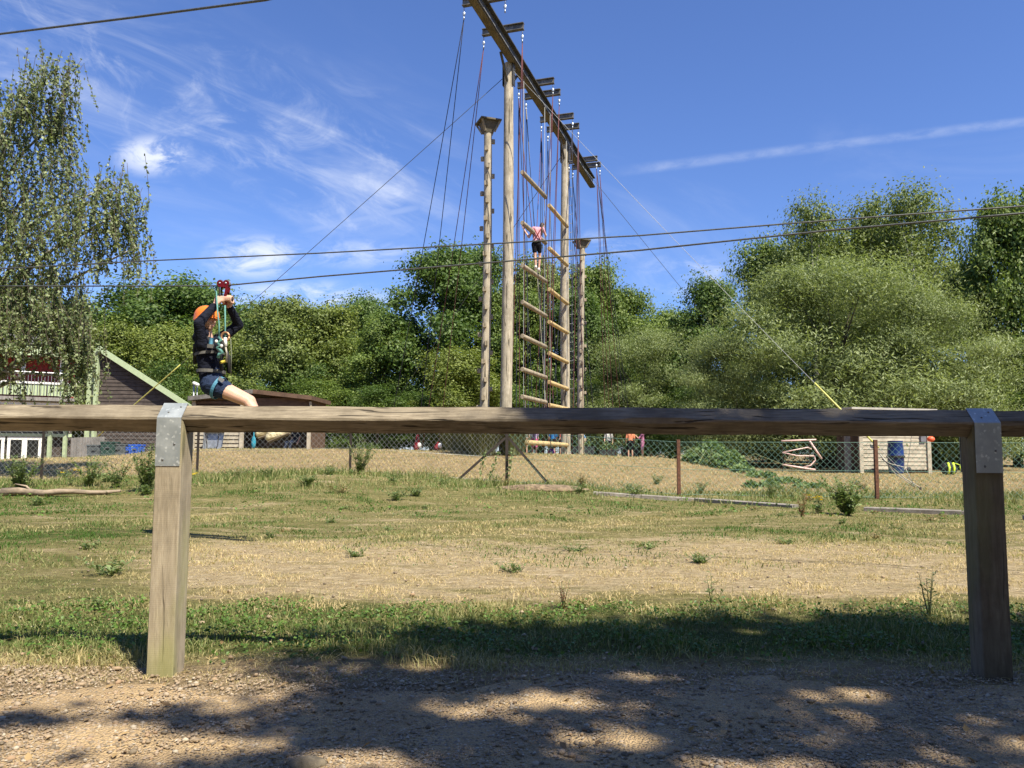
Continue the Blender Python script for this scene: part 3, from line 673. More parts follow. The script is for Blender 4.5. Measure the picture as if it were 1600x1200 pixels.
MB().tube([pts[0] + Vector((-.05, 0, 0)), pts[0] + Vector((-.14, 0.01, .0))], [0.06, 0.085], 8).build('stub', simple('cut_wood', (0.62, 0.52, 0.36), 0.8, var=.1), br)
# soil spill at the foot of the corner post
M_SOIL = simple('bare_soil', (0.30, 0.215, 0.13), 0.95, var=0.32, scale=14, bump=1.0)
def mound(name, label, c, r, seed):
    b = bmesh.new(); bmesh.ops.create_icosphere(b, subdivisions=4, radius=1.0); rr = random.Random(seed); ph = [rr.uniform(0, 6) for _ in range(5)]
    for v_ in b.verts:
        k = 1 + 0.16 * math.sin(v_.co.x * 4 + ph[0]) * math.sin(v_.co.y * 4 + ph[1]) + 0.05 * math.sin(v_.co.x * 13 + ph[2]) * math.sin(v_.co.y * 11 + ph[3])
        v_.co = Vector((v_.co.x * r[0], v_.co.y * r[1], v_.co.z * r[2])) * k
    me = bpy.data.meshes.new(name); b.to_mesh(me); b.free(); me.polygons.foreach_set('use_smooth', [True] * len(me.polygons)); me.materials.append(M_SOIL)
    return props(link(name, me, origin=c), label, 'soil')
mound('soil_heap', 'low heap of bare earth in front of the braced corner post', on(845, 13.3), (0.8, 0.35, 0.085), 2)
# ------------------------------------------------------------------ high ropes structure
M_POLE = wood_mat('pale_pole_timber', (0.52, 0.455, 0.35), (0.34, 0.285, 0.205), 'Z', 12, 1.0, ck_lo=0.59)
M_LOG_OLD = wood_mat('weathered_log', (0.44, 0.37, 0.265), (0.25, 0.205, 0.145), 'Z', 14, 0.9, ck_lo=0.6)
M_LOG_NEW = wood_mat('yellow_new_log', (0.60, 0.45, 0.22), (0.44, 0.32, 0.15), 'Z', 14, 0.4)
M_STEEL = simple('dark_weathered_steel', (0.105, 0.10, 0.09), 0.6, 0.4, var=0.25, scale=5, bump=0.15)
M_STEEL2 = simple('grey_crossarm_steel', (0.20, 0.185, 0.165), 0.6, 0.4, var=0.25, scale=6)
M_UNDER = wood_mat('beam_soffit_timber', (0.17, 0.145, 0.105), (0.10, 0.085, 0.06), 'Y', 12, 0.5)
M_PULLEY = simple('bright_alloy', (0.46, 0.50, 0.55), 0.4, 0.7, var=0.1)
M_CABLE = simple('steel_cable', (0.16, 0.165, 0.16), 0.5, 0.5, var=0.2, scale=60)
M_CABLE_L = simple('light_steel_cable', (0.36, 0.37, 0.37), 0.6, 0.2, var=0.1)
M_ROPE_D = simple('dark_blue_rope', (0.035, 0.035, 0.06), 0.85, var=0.2, scale=40)
M_ROPE_R = simple('maroon_rope', (0.17, 0.055, 0.06), 0.85, var=0.25, scale=40)
M_ROPE_W = simple('pale_rope', (0.50, 0.46, 0.38), 0.85, var=0.15, scale=40)
M_YGUARD = simple('yellow_guard', (0.62, 0.60, 0.16), 0.5, var=0.1)
def ibeam(m, a, b, h, wd, tf=0.03, tw=0.03):
    a, b = Vector(a), Vector(b); up = Vector((0, 0, 1))
    m.beam(a + up * (h / 2 - tf / 2), b + up * (h / 2 - tf / 2), wd, tf); m.beam(a - up * (h / 2 - tf / 2), b - up * (h / 2 - tf / 2), wd, tf)
    m.beam(a, b, tw, h - 2 * tf - 0.0); return m
def lineX(Y): return 0.317 * Y - 6.87
BD = Vector((0.317, 1, 0)).normalized(); BN = Vector((BD.y, -BD.x, 0))
ZB = 12.07
P1 = Vector((lineX(21.7) - .14, 21.7, 0)); P2 = Vector((lineX(27.6), 27.6, 0))
for P in (P1, P2): P.z = g(P.x, P.y)
tower = thing('high_ropes_tower', 'tall two pole high ropes tower with a steel beam and crossarms on top', 'climbing tower', P1)
def pole(parent, base, top, r0, r1, mat, name='pole'):
    base, top = Vector(base), Vector(top); rr = random.Random(name + str(round(base.x, 2)))
    n = 14; pts = []; rs = []
    for k in range(n + 1):
        q = k / n; pts.append(base.lerp(top, q) + Vector((0.028 * math.sin(q * 4.2 + base.x), 0, 0))); rs.append(r0 + (r1 - r0) * q + rr.uniform(-0.003, 0.003))
    return MB().tube(pts, rs, 20).build(name, mat, parent, auto=60)
pole(tower, P1 + Vector((-0.06, 0, -.5)), Vector((P1.x + .02, P1.y, ZB - 0.2)), 0.172, 0.132, M_POLE)
pole(tower, P2 + Vector((-0.02, 0, -.5)), Vector((P2.x + .02, P2.y, ZB - 0.2)), 0.172, 0.135, M_POLE)
A0 = Vector((lineX(17.6), 17.6, ZB)); A1 = Vector((lineX(32.2), 32.2, ZB))
beam = ibeam(MB(), A0, A1, 0.40, 0.25, 0.035, 0.05).build('beam', M_STEEL, tower)
MB().beam(A0 - Vector((0, 0, .215)), A1 - Vector((0, 0, .215)), 0.19, 0.028).build('soffit_board', M_UNDER, tower)
M_EDGE = simple('lit_flange_edge', (0.45, 0.44, 0.40), 0.5, 0.5, var=0.3, scale=4)  # pale strips paint the sunlit line along the lower flange edge
for k in range(12):
    q0, q1 = (k + 0.08) / 12, (k + 0.8) / 12
    MB().beam(A0.lerp(A1, q0) + BN * 0.130 - Vector((0, 0, .182)), A0.lerp(A1, q1) + BN * 0.130 - Vector((0, 0, .182)), 0.008, 0.03).build('lit_edge_strip', M_EDGE, beam)
for P in (P1, P2):
    c = Vector((P.x, P.y, ZB - 0.42))
    for s in (-1, 1):
        MB().beam(c + BN * 0.15 * s + Vector((0, 0, -.45)), c + BN * 0.15 * s + Vector((0, 0, .2)), 0.02, 0.2, BD).build('bracket_plate', M_STEEL, tower)
    for q in range(4):
        cc = c + BN * 0.165 + Vector((0, 0, -.3 + q * .15)); MB().tube([cc, cc + BN * 0.03], 0.014, 6).build('bolt', M_STEEL2, tower)
    for s in (-1, 1):
        MB().beam(c + BD * (0.14 * s) + Vector((0, 0, -.35)), c + BD * (0.75 * s) + Vector((0, 0, .2)), 0.06, 0.06).build('knee_brace', M_STEEL, tower)
# ladder staples up the far pole
for k in range(26):
    z = 3.0 + k * 0.33; c = Vector((P2.x + 0.155, P2.y - 0.03, z))
    MB().tube([c, c + Vector((0.11, -.02, 0)), c + Vector((0.11, -.02, .05))], 0.008, 5).build('step_bolt', M_CABLE_L, tower)
arms = {}
def pulley(c, parent):
    m = MB(); m.tube([c, c - Vector((0, 0, .12))], 0.012, 5); m.ell(c - Vector((0, 0, .2)), (0.04, 0.016, 0.06)); m.tube([c - Vector((0, 0, .28)), c - Vector((0, 0, .36))], 0.02, 6)
    m.build('pulley', M_PULLEY, parent, smooth=True)
for k, Y in enumerate((19.3, 20.75, 23.9, 24.67, 26.46, 27.3, 30.4, 31.05)):
    c = Vector((lineX(Y), Y, ZB + 0.2 + 0.095)); L = 0.60
    ca = ibeam(MB(), c - BN * L, c + BN * L, 0.19, 0.13, 0.02, 0.02).build('crossarm', M_STEEL2, tower)
    arms[k] = (c - BN * (L - .04) - Vector((0, 0, .095)), c + BN * (L - .04) - Vector((0, 0, .095)))
    for e in arms[k]: pulley(e, ca)
def rope_pts(a, b, sag=0.0, n=8):
    a, b = Vector(a), Vector(b)
    return [a.lerp(b, i / n) - Vector((0, 0, sag * 4 * (i / n) * (1 - i / n))) for i in range(n + 1)]
def hang(k, side, ends, mat, label, r=0.011):
    """a belay rope running over one pulley: two strands down to where people hold it"""
    top = arms[k][side] - Vector((0, 0, .34))
    root = thing('belay_rope', label, 'rope', top)
    for e in ends:
        q = rope_pts(top, e, 0.12, 8)
        MB().tube(q, r, 5).build('strand', mat, root, smooth=True)
    return root
G_ = lambda px, Y, dz=0.0: on(px, Y) + Vector((0, 0, dz))
hang(0, 0, (G_(603, 27), G_(650, 27)), M_ROPE_D, 'dark belay rope hanging from the crossarm end at the near tip of the beam')
hang(1, 0, (G_(659, 27), G_(684, 27)), M_ROPE_R, 'belay rope hanging on the bushy side of the crossarm before the first tall pole')
hang(1, 1, (G_(796, 22.5), G_(822, 24)), M_ROPE_R, 'maroon belay rope dropping past the first tall pole from the crossarm before it')
hang(2, 0, (at(833, 372, 23.6), G_(812, 24)), M_ROPE_R, 'belay rope running down to the harness of the climbing girl')
hang(2, 1, (G_(848, 25), G_(832, 26)), M_ROPE_R, 'maroon rope from the upper of the two crossarms between the tall poles')
hang(3, 0, (G_(826, 24), G_(862, 25)), M_ROPE_D, 'dark rope crossing behind the grey rungs from a crossarm between the poles')
hang(3, 1, (G_(850, 25), G_(856, 25)), M_ROPE_R, 'maroon doubled rope hanging straight between the grey and yellow rungs')
hang(4, 0, (at(838, 372, 23.7), G_(868, 27)), M_ROPE_R, 'second belay rope slanting to the climbing girl')
hang(4, 1, (G_(893, 27.4), G_(858, 26)), M_ROPE_D, 'dark rope passing beside the second tall pole')
hang(5, 0, (G_(846, 27), G_(874, 27)), M_ROPE_D, 'dark rope from the crossarm just before the second tall pole')
hang(5, 1, (G_(894, 27.2), G_(912, 30)), M_ROPE_R, 'maroon rope hanging just past the second tall pole')
hang(6, 0, (G_(900, 31), G_(925, 33)), M_ROPE_D, 'dark rope hanging beside the platform of the far peg pole')
hang(7, 0, (G_(934, 34), G_(918, 33)), M_ROPE_D, 'dark rope hanging just past the far peg pole')
hang(7, 1, (G_(962, 36), G_(975, 36)), M_ROPE_R, 'maroon rope at the far end of the steel beam')
hang(6, 1, (G_(985, 36), G_(992, 37)), M_ROPE_D, 'dark rope furthest along from the far end of the beam')
hang(2, 0, (G_(806, 24), G_(836, 25)), M_ROPE_D, 'dark rope hanging in front of the gap beside the first tall pole')
hang(4, 0, (G_(842, 26), G_(852, 25.6)), M_ROPE_D, 'dark rope falling between the two rows of rungs')
hang(5, 1, (G_(902, 29), G_(884, 28.4)), M_ROPE_D, 'dark rope fanning out past the second tall pole')
hang(6, 1, (G_(948, 35), G_(956, 35.5)), M_ROPE_R, 'maroon rope hanging under the far tip of the beam')
# pale static line hanging between the two ladders
q = arms[3][0]; st = MB().tube(rope_pts(q - Vector((0, 0, .1)), G_(858, 25.2), 0.02), 0.008, 5).build('static_line', M_ROPE_W, None, tuple(G_(858, 25.2)), smooth=True)
props(st, 'pale static line hanging straight beside the yellow rungs', 'rope')
# guy cables
def guy(a, b, label, guard=None, mat=M_CABLE, r=0.008):
    root = thing('guy_cable', label, 'cable', b)
    MB().tube(rope_pts(a, b, 0.08, 10), r, 5).build('cable', mat, root, smooth=True)
    if guard:
        q = rope_pts(a, b, 0.08, 40); i0, i1 = int(guard[0] * 40), int(guard[1] * 40)
        MB().tube(q[i0:i1 + 1], 0.02, 8).build('guard_sleeve', M_YGUARD, root, smooth=True)
    MB().tube([Vector(b) + Vector((0, 0, -.3)), Vector(b) + Vector((0, 0, .06))], 0.02, 6).build('anchor', M_STEEL2, root)
    return root
gt1 = Vector((P1.x + 0.14, P1.y - .1, 11.6)); an1 = on(1436, 16.0)
guy(gt1, an1, 'pale guy cable with a yellow sleeve running down past the slatted shed', (0.80, 0.935), M_CABLE_L, 0.0055)
gl = MB(); gl.tube([an1 + Vector((0, 0, .04)), an1 + Vector((-.25, .1, .22)), an1 + Vector((-.62, .3, .62)), an1 + Vector((-.5, .2, .52)), an1 + Vector((-.3, .0, .45)), an1 + Vector((-.12, 0, .06)), an1 + Vector((-.42, .2, .34)), an1 + Vector((-.66, .3, .72))], .012, 6); gl = gl.build('tie_rope', M_ROPE_W, None, tuple(an1), smooth=True); props(gl, 'slack white rope loops tied at the ground anchor by the shed', 'rope')
guy(Vector((P1.x - .15, P1.y, 11.45)), on(100, 30.0), 'dark guy cable with a yellow sleeve running down past the dark timber gable', (0.69, 0.91), M_CABLE, 0.009)
guy(Vector((P2.x + 0.9, P2.y + 2.0, 11.7)), on(1290, 42.0), 'thin dark guy cable running from the beam end into the willow', None, M_CABLE, 0.009)
guy(Vector((P2.x - .15, P2.y, 11.4)), on(560, 44.0), 'dark guy cable crossing behind the first tall pole', None, M_CABLE, 0.011)
# hanging log ladders
def ladder(label, xn, xf, Yn, Yf, ys, mat, extra=None):
    root = thing('hanging_log_ladder', label, 'log ladder', on((xn + xf) / 2, (Yn + Yf) / 2))
    tops = []
    for i, y in enumerate(ys):
        a = at(xn, y + 3, Yn); b = at(xf, 700, Yf); b.z = a.z + random.Random(i * 3 + xn).uniform(-.03, .03)
        d = (b - a).normalized(); r = 0.068
        m = MB(); n = 16; u_ = d.cross(Vector((0, 0, 1))).normalized(); v_ = d.cross(u_)
        rings = []
        for q, k in ((0, 0.86), (0.006, 1.0), (0.3, 1.02), (0.6, 0.99), (0.994, 1.0), (1, 0.86)):
            p = a.lerp(b, q); rings.append([p + (u_ * math.cos(6.2832 * j / n) + v_ * math.sin(6.2832 * j / n)) * r * k for j in range(n)])
        rg = m.loft(rings).build('rung', mat, root, auto=50)
        tops.append((a, b))
    for s in (0, 1):
        pts = [t_[s].lerp(t_[1 - s], 0.05) for t_ in tops]
        yb = pts[0].y; topz = ZB - 0.2
        up = Vector((pts[0].x, pts[0].y, topz)); low = pts[-1].copy(); low.z -= 0.3
        MB().tube([up] + pts + [low], 0.008, 5).build('suspension_cable', M_CABLE_L, root, smooth=True)
    return root
ladder('hanging ladder of weathered grey logs with the climber on it', 816, 852.5, 22.4, 24.6, (266, 345, 412, 469, 522, 574, 617), M_LOG_OLD)
ladder('hanging ladder of newer yellow logs in front of the second tall pole', 858, 887, 25.0, 27.4, (318, 385, 449, 500, 549, 594, 630), M_LOG_NEW)
a, b = at(817, 691, 22.4), at(886, 704, 27.4); b.z = a.z - 0.02
o = MB().tube([a, a.lerp(b, .5), b], [0.075, 0.078, 0.07], 14).build('ground_log', M_LOG_NEW, None, tuple(b), auto=50); props(o, 'long pale log hung low under both ladders near the ground', 'log')
for p_ in (a.lerp(b, .04), a.lerp(b, .96)):
    MB().tube([p_ + Vector((0, 0, .07)), p_ + Vector((0, 0, 1.2))], 0.007, 5).build('sling', M_CABLE_L, o)
# peg poles with a small platform
def peg_pole(label, pxb, pxt, Y, ytop, r0, r1, seed):
    b = on(pxb, Y); t = at(pxt, ytop, Y); root = thing('peg_pole', label, 'climbing pole', b); rr = random.Random(seed)
    pole(root, b + Vector((0, 0, -.4)), t - Vector((0, 0, .32)), r0, r1, M_POLE)
    n = 34; H = t.z - b.z
    for k in range(n):
        z = 0.5 + (H - 1.1) * k / (n - 1); c = b.lerp(t, z / H); r = r0 + (r1 - r0) * z / H
        a = {0: -1.75, 1: 0.12, 2: -1.45, 3: math.pi - 0.1}[k % 4] + rr.uniform(-.1, .1)
        d = Vector((math.cos(a), math.sin(a), 0)); s = Vector((-d.y, d.x, 0))
        MB().beam(c + d * (r - 0.01), c + d * (r + 0.085), 0.09, 0.13, ch=0.012).build('peg', M_LOG_OLD, root)
    c = t - Vector((0, 0, .02)); m = M_UNDER
    R = Matrix.Rotation(rad(20), 3, 'Z')
    MB().box(c, (0.62, 0.62, 0.045), R).build('platform', m, root)
    q = MB(); low = [c + R @ Vector((x * .12, y * .12, -.34)) for x, y in ((-1, -1), (1, -1), (1, 1), (-1, 1))]; hi = [c + R @ Vector((x * .23, y * .23, -.025)) for x, y in ((-1, -1), (1, -1), (1, 1), (-1, 1))]
    q.loft([low, hi]).build('corbel', m, root)
    for x, y in ((-1, -1), (1, -1), (1, 1), (-1, 1)):
        MB().beam(c + R @ Vector((x * .14, y * .14, -.32)), c + R @ Vector((x * .27, y * .27, -.03)), 0.05, 0.05).build('strut', M_LOG_OLD, root)
    return root
peg_pole('pale peg pole with a small square platform beside the first tall pole', 756, 763, 22.2, 190, 0.135, 0.115, 1)
peg_pole('pale peg pole with a small square platform standing past the second tall pole', 908, 909, 33.6, 376, 0.135, 0.115, 2)
# ------------------------------------------------------------------ zip wires
def catenary(pts, sag=0.0):
    return pts
ZL = thing('zip_line_post', 'thick timber post holding the zip wires beside the birch', 'post', (-14.2, 11.2, g(-14.2, 11.2)))
pole(ZL, (-14.2, 11.2, -.4), (-14.2, 11.2, 5.6), 0.16, 0.14, M_POLE, 'pole')
ZR = thing('zip_line_post', 'thick timber post holding the zip wires beyond the shady tree', 'post', (13.5, 0.3, g(13.5, .3)))
pole(ZR, (13.5, 0.3, -.4), (13.5, 0.3, 4.6), 0.16, 0.14, M_POLE, 'pole')
def zipwire(label, left, pix, right, r):
    pts = [Vector(left)] + [at(*p_) for p_ in pix] + [Vector(right)]
    out = []
    for i in range(len(pts) - 1):
        for k in range(6): out.append(pts[i].lerp(pts[i + 1], k / 6))
    out.append(pts[-1])
    o = MB().tube(out, r, 8).build('zip_wire', M_CABLE, None, tuple(pts[0]), smooth=True); return props(o, label, 'cable')
YA = lambda px: 9.2 - (px / 1600.0) * 2.9
zipwire('empty upper zip wire running behind the rider', (-14.2, 11.2, 3.6), [(px, y, YA(px)) for px, y in ((0, 420), (230, 407.5), (500, 395.5), (800, 379), (1000, 368), (1230, 349.5), (1420, 335), (1600, 322))], (13.5, 0.42, 2.75), 0.0075)
TRX, TRY = 349, 6.4
def YB(px): return 6.4 - (px - TRX) / (1600.0 - TRX) * 2.0 if px >= TRX else 6.4 + (TRX - px) / 349.0 * 0.9
zipwire('zip wire carrying the rider and the red trolley', (-14.2, 11.0, 2.9), [(px, y, YB(px)) for px, y in ((0, 447), (200, 447), (349, 446.5), (500, 432), (800, 407.5), (1000, 391), (1300, 359.5), (1600, 333))], (13.5, 0.2, 2.3), 0.0062)
zipwire('single high wire crossing above the birch', (-14.2, 11.2, 5.4), [(0, 53, 6.4), (210, 27, 5.7), (415, 0, 5.1)], (13.5, 0.3, 4.4), 0.009)
# ------------------------------------------------------------------ trees
M_TRUNK = simple('tree_bark', (0.13, 0.105, 0.075), 0.95, var=0.3, scale=9, bump=0.8, stretch=(1, 1, 0.3))
M_BIRCHBARK = simple('birch_bark', (0.50, 0.47, 0.42), 0.85, var=0.35, scale=6, bump=0.4, stretch=(1, 1, 2.5))
LM = {
    'dark': leaf_mat('oak_leaves_dark', (0.042, 0.085, 0.018), (0.145, 0.215, 0.048), 0.36),
    'mid': leaf_mat('leaves_mid_green', (0.068, 0.118, 0.023), (0.22, 0.285, 0.062), 0.36),
    'light': leaf_mat('leaves_yellow_green', (0.088, 0.125, 0.022), (0.27, 0.315, 0.075), 0.36),
    'willow': leaf_mat('willow_leaves', (0.115, 0.155, 0.055), (0.34, 0.39, 0.175), 0.36),
    'olive': leaf_mat('leaves_olive', (0.075, 0.11, 0.026), (0.24, 0.285, 0.08), 0.36),
    'birch': leaf_mat('birch_leaves', (0.085, 0.125, 0.045), (0.32, 0.36, 0.18), 0.36),
}
def lobes_for(r, H, W, base, n, top_w=0.55):
    out = []
    for k in range(n):
        q = (k + r.uniform(0, 1)) / n; z = base + (H - base) * q
        prof = math.sin(math.pi * min(1, 0.18 + 0.80 * q)) ** 0.7 * (1 - (1 - top_w) * q * 0.4)
        rr_ = W * 0.5 * prof; a = r.uniform(0, 6.283); d = rr_ * math.sqrt(r.uniform(0.05, 0.75))
        s = W * (r.uniform(0.07, 0.13) if k % 3 == 0 else r.uniform(0.12, 0.22))
        if k % 3 == 0: d = rr_ * r.uniform(0.75, 1.12)
        out.append((math.cos(a) * d, math.sin(a) * d, min(z, H - s * 0.7), s, s, s * r.uniform(0.65, 0.95)))
    return np.array(out)
def crown_mesh(name, r, lobes, n, leaf, aspect, mat, clump=0.3, up=0.25, tang_up=0.0, cn=14):
    area = (lobes[:, 3] ** 2); share = area / area.sum(); V, T, A, o = [], [], [], 0
    for lb, sh in zip(lobes, share):
        m = int(n * sh); k = cn
        d = unit(r.normal(size=(k, 3)) + np.array([[0, 0, up]])); cc = lb[:3] + d * lb[3:6] * r.uniform(0.55, 1.0, (k, 1))
        cv = r.uniform(-0.25, 0.25, k)
        i = r.integers(0, k, m); cr = lb[3] * clump
        C = cc[i] + r.normal(size=(m, 3)) * cr * np.array([[1, 1, 0.7]])
        inn = int(m * 0.30); C[:inn] = lb[:3] + unit(r.normal(size=(inn, 3))) * lb[3:6] * r.uniform(0.1, 0.8, (inn, 1))
        Nn = unit(C - lb[:3]) * 0.9 + r.normal(size=(m, 3)) * 0.6 + np.array([[0, 0, 0.35]])
        tg = None
        if tang_up: tg = unit(C - lb[:3]) * 0.8 + np.array([[0, 0, tang_up]]) + r.normal(size=(m, 3)) * 0.4
        L = leaf * r.uniform(0.6, 1.3, m)
        v_, t_ = leaf_arrays(r, C, Nn, L, L * aspect, tg); V.append(v_); T.append(t_ + o); o += len(v_)
        A.append(np.repeat(np.clip(0.45 + cv[i] + r.normal(0, 0.2, m), 0, 1), 4))
    return np_mesh(name, np.concatenate(V), np.concatenate(T), mat, np.concatenate(A))
def trunk_mesh(name, r, lobes, H, r0, mat, lean=0.0, frac=0.75, nl=10):
    m = MB(); top = Vector((lean, 0, H * frac))
    sp = [Vector((lean * q + 0.12 * math.sin(q * 5), 0.1 * math.sin(q * 4 + 1), -0.3 + (H * frac + .3) * q)) for q in np.linspace(0, 1, 8)]
    m.tube(sp, [r0 * (1.25 - 1.1 * q) for q in np.linspace(0, 1, 8)], 9)
    for lb in sorted(lobes.tolist(), key=lambda l: -l[3])[:nl]:
        c = Vector(lb[:3]); z = max(0.15 * H, c.z - 0.35 * math.hypot(c.x, c.y) - 0.1 * H); q = min(1, max(0, z / (H * frac)))
        i = min(6, int(q * 7)); s = sp[i]
        md = s.lerp(c, 0.5) + Vector((0, 0, 0.06 * H * r.uniform(0, 1)))
        rb = r0 * (0.5 - 0.3 * q); m.tube([s, md, c], [rb, rb * 0.6, rb * 0.15], 6)
    me = m.mesh(name, smooth=True); me.materials.append(mat); return me
PROTO = {}
def proto(kind, seed, H=12.0, W=8.0):
    r = np.random.default_rng(seed)
    if kind == 'oak':
        lb = lobes_for(r, H, W, 1.4, 44); cm = crown_mesh('oak_crown', r, lb, 46000, 0.20, 0.62, LM['dark'], 0.27)
        tm = trunk_mesh('oak_trunk', r, lb, H, 0.28, M_TRUNK)
    elif kind == 'willow':
        lb = lobes_for(r, H, W, 0.9, 40, 0.6); cm = crown_mesh('willow_crown', r, lb, 95000, 0.19, 0.19, LM['willow'], 0.40, 0.4, 1.5, 20)
        tm = trunk_mesh('willow_trunk', r, lb, H, 0.25, M_TRUNK, frac=0.5)
    elif kind == 'birch':
        lb = lobes_for(r, H, W, 1.5, 44, 0.25); lb[:, 3:5] *= 0.62
        cm = crown_mesh('birch_crown', r, lb, 24000, 0.15, 0.55, LM['olive'], 0.5, 0.1, -0.8, 12)
        tm = trunk_mesh('birch_trunk', r, lb, H, 0.16, M_BIRCHBARK, frac=0.93, nl=16)
    else:
        lb = lobes_for(r, H, W, 0.5, 22); cm = crown_mesh('bush_crown', r, lb, 15000, 0.2, 0.55, LM['mid'], 0.34)
        tm = trunk_mesh('bush_trunk', r, lb, H, 0.18, M_TRUNK, frac=0.5)
    return tm, cm
for kd, sd in (('oak', 1), ('oak', 2), ('oak', 3), ('willow', 4), ('birch', 5), ('bush', 6)): PROTO[(kd, sd)] = proto(kd, sd)
def place(name, label, kind, px, Y, ytop, wpx, lm, rot, group=None, cat='tree', H=None):
    tm, cm = PROTO[kind]; b = on(px, Y); top = at(px, ytop, Y).z; Hh = top - b.z; W = wpx / F * Y * (1.16 if kind[0] == 'oak' else 1.08)
    root = thing(name, label, cat, b, group)
    for nm, me in (('trunk', tm), ('crown', cm)):
        o = link(nm, me, root); sl = o.material_slots[0]
        if nm == 'crown': sl.link = 'OBJECT'; sl.material = LM[lm]
    root.rotation_euler.z = rot; root.scale = (W / 8.0, W / 8.0, Hh / 12.0 * 0.97)
    return root
O1, O2, O3, WI, BI, BU = ('oak', 1), ('oak', 2), ('oak', 3), ('willow', 4), ('birch', 5), ('bush', 6)
GB = 'trees in the wood behind the hut'
T_ = [
    ('oak_tree', 'dark broad tree at the back of the wood behind the hut', O1, 215, 64, 445, 250, 'dark', 0.3, GB),
    ('oak_tree', 'dark broad tree at the back of the wood behind the hut', O2, 300, 62, 436, 230, 'dark', 2.1, GB),
    ('oak_tree', 'dark broad tree at the back of the wood behind the hut', O3, 120, 60, 470, 230, 'dark', 4.0, GB),
    ('oak_tree', 'dark broad tree at the back of the wood behind the hut', O2, 375, 60, 475, 180, 'dark', 5.2, GB),
    ('round_tree', 'yellow green rounded tree just above the peak of the gable', O1, 178, 52, 503, 150, 'light', 1.2, 'yellow green trees behind the gable'),
    ('round_tree', 'yellow green rounded tree above the low end of the gable roof', O2, 262, 51, 508, 160, 'light', 3.3, 'yellow green trees behind the gable'),
    ('round_tree', 'yellow green rounded tree right behind the zip wire rider', O3, 340, 50, 505, 130, 'light', 0.7, 'yellow green trees behind the gable'),
    ('leafy_tree', 'tall light green tree right behind the open hut', O3, 440, 47, 460, 170, 'olive', 2.6, None),
    ('leafy_tree', 'loose light green tree between the hut and the dark oaks', O1, 508, 49, 472, 150, 'light', 4.4, None),
    ('oak_tree', 'dark tree in the gap between the light trees and the biggest oak', O2, 572, 57, 458, 130, 'dark', 1.0, None),
    ('leafy_tree', 'mid green tree standing before the biggest oak', O1, 600, 45, 492, 130, 'mid', 5.5, None),
    ('oak_tree', 'biggest dark oak rising behind the hanging ropes', O3, 690, 46, 384, 190, 'dark', 0.2, None),
    ('oak_tree', 'dark oak close behind the first tall pole', O1, 745, 48, 382, 150, 'dark', 3.9, None),
    ('leafy_tree', 'light green low tree at the foot of the peg pole', O2, 716, 40, 545, 150, 'light', 2.9, None),
    ('leafy_tree', 'olive green tree behind the climbing girl', O2, 845, 47, 398, 150, 'olive', 0.9, None),
    ('leafy_tree', 'olive tree behind the second tall pole', O3, 800, 45, 440, 130, 'mid', 1.9, None),
    ('leafy_tree', 'dense tree filling the gap between the second tall pole and far peg pole', O2, 900, 44, 452, 130, 'dark', 4.2, None),
    ('oak_tree', 'mid green tree behind the far peg pole', O1, 930, 47, 408, 140, 'mid', 2.2, None),
    ('leafy_tree', 'green tree just right of the far peg pole', O3, 985, 46, 448, 120, 'mid', 4.8, None),
    ('leafy_tree', 'distant low tree in the dip before the dark evergreen', O2, 1052, 56, 478, 140, 'mid', 0.4, None),
    ('oak_tree', 'very dark dense tree at the edge of the big willow', O1, 1112, 40, 432, 140, 'dark', 5.9, None),
    ('leafy_tree', 'light green tree rising over the shoulder of the willow', O2, 1205, 42, 372, 140, 'mid', 3.1, None),
    ('willow_bush', 'low grey green willow bush beside the far peg pole', WI, 1005, 40.5, 516, 220, 'willow', 0.6, None),
    ('willow_tree', 'huge rounded grey green willow filling the side by the slatted shed', WI, 1300, 31, 402, 400, 'willow', 1.8, None),
    ('willow_tree', 'grey green willow spreading behind the slatted shed', WI, 1455, 30, 462, 280, 'willow', 4.1, None),
    ('willow_bush', 'low willow bush at the foot of the huge willow', WI, 1150, 31, 520, 180, 'willow', 3.0, None),
    ('birch_tree', 'smallest of the three birches, at the shoulder of the huge willow', BI, 1278, 39, 296, 190, 'olive', 0.5, 'birches behind the huge willow'),
    ('birch_tree', 'middle birch standing between two others behind the huge willow', BI, 1368, 41, 300, 230, 'olive', 2.4, 'birches behind the huge willow'),
    ('birch_tree', 'tallest of the three birches, its top highest behind the huge willow', BI, 1440, 38, 276, 240, 'olive', 4.0, 'birches behind the huge willow'),
    ('leafy_tree', 'olive tree filling the space between the birch stems', O2, 1400, 43, 352, 220, 'olive', 1.7, None),
    ('leafy_tree', 'green tree under the thin birch tops', O3, 1300, 42, 368, 190, 'mid', 5.0, None),
    ('oak_tree', 'dark green tree next to the willow over the shaded post', O2, 1592, 33, 300, 150, 'mid', 1.4, None),
    ('oak_tree', 'dark tree closing the row past the shaded post', O3, 1690, 32, 270, 220, 'dark', 3.6, None),
    ('oak_tree', 'tall dark tree beyond the birch', O1, -60, 58, 420, 260, 'dark', 1.1, None),
    ('leafy_tree', 'mid green tree between the willow and the dark tree', O1, 1520, 36, 420, 130, 'olive', 2.0, None),
]
for a in T_: place(*a[:9], group=a[9])
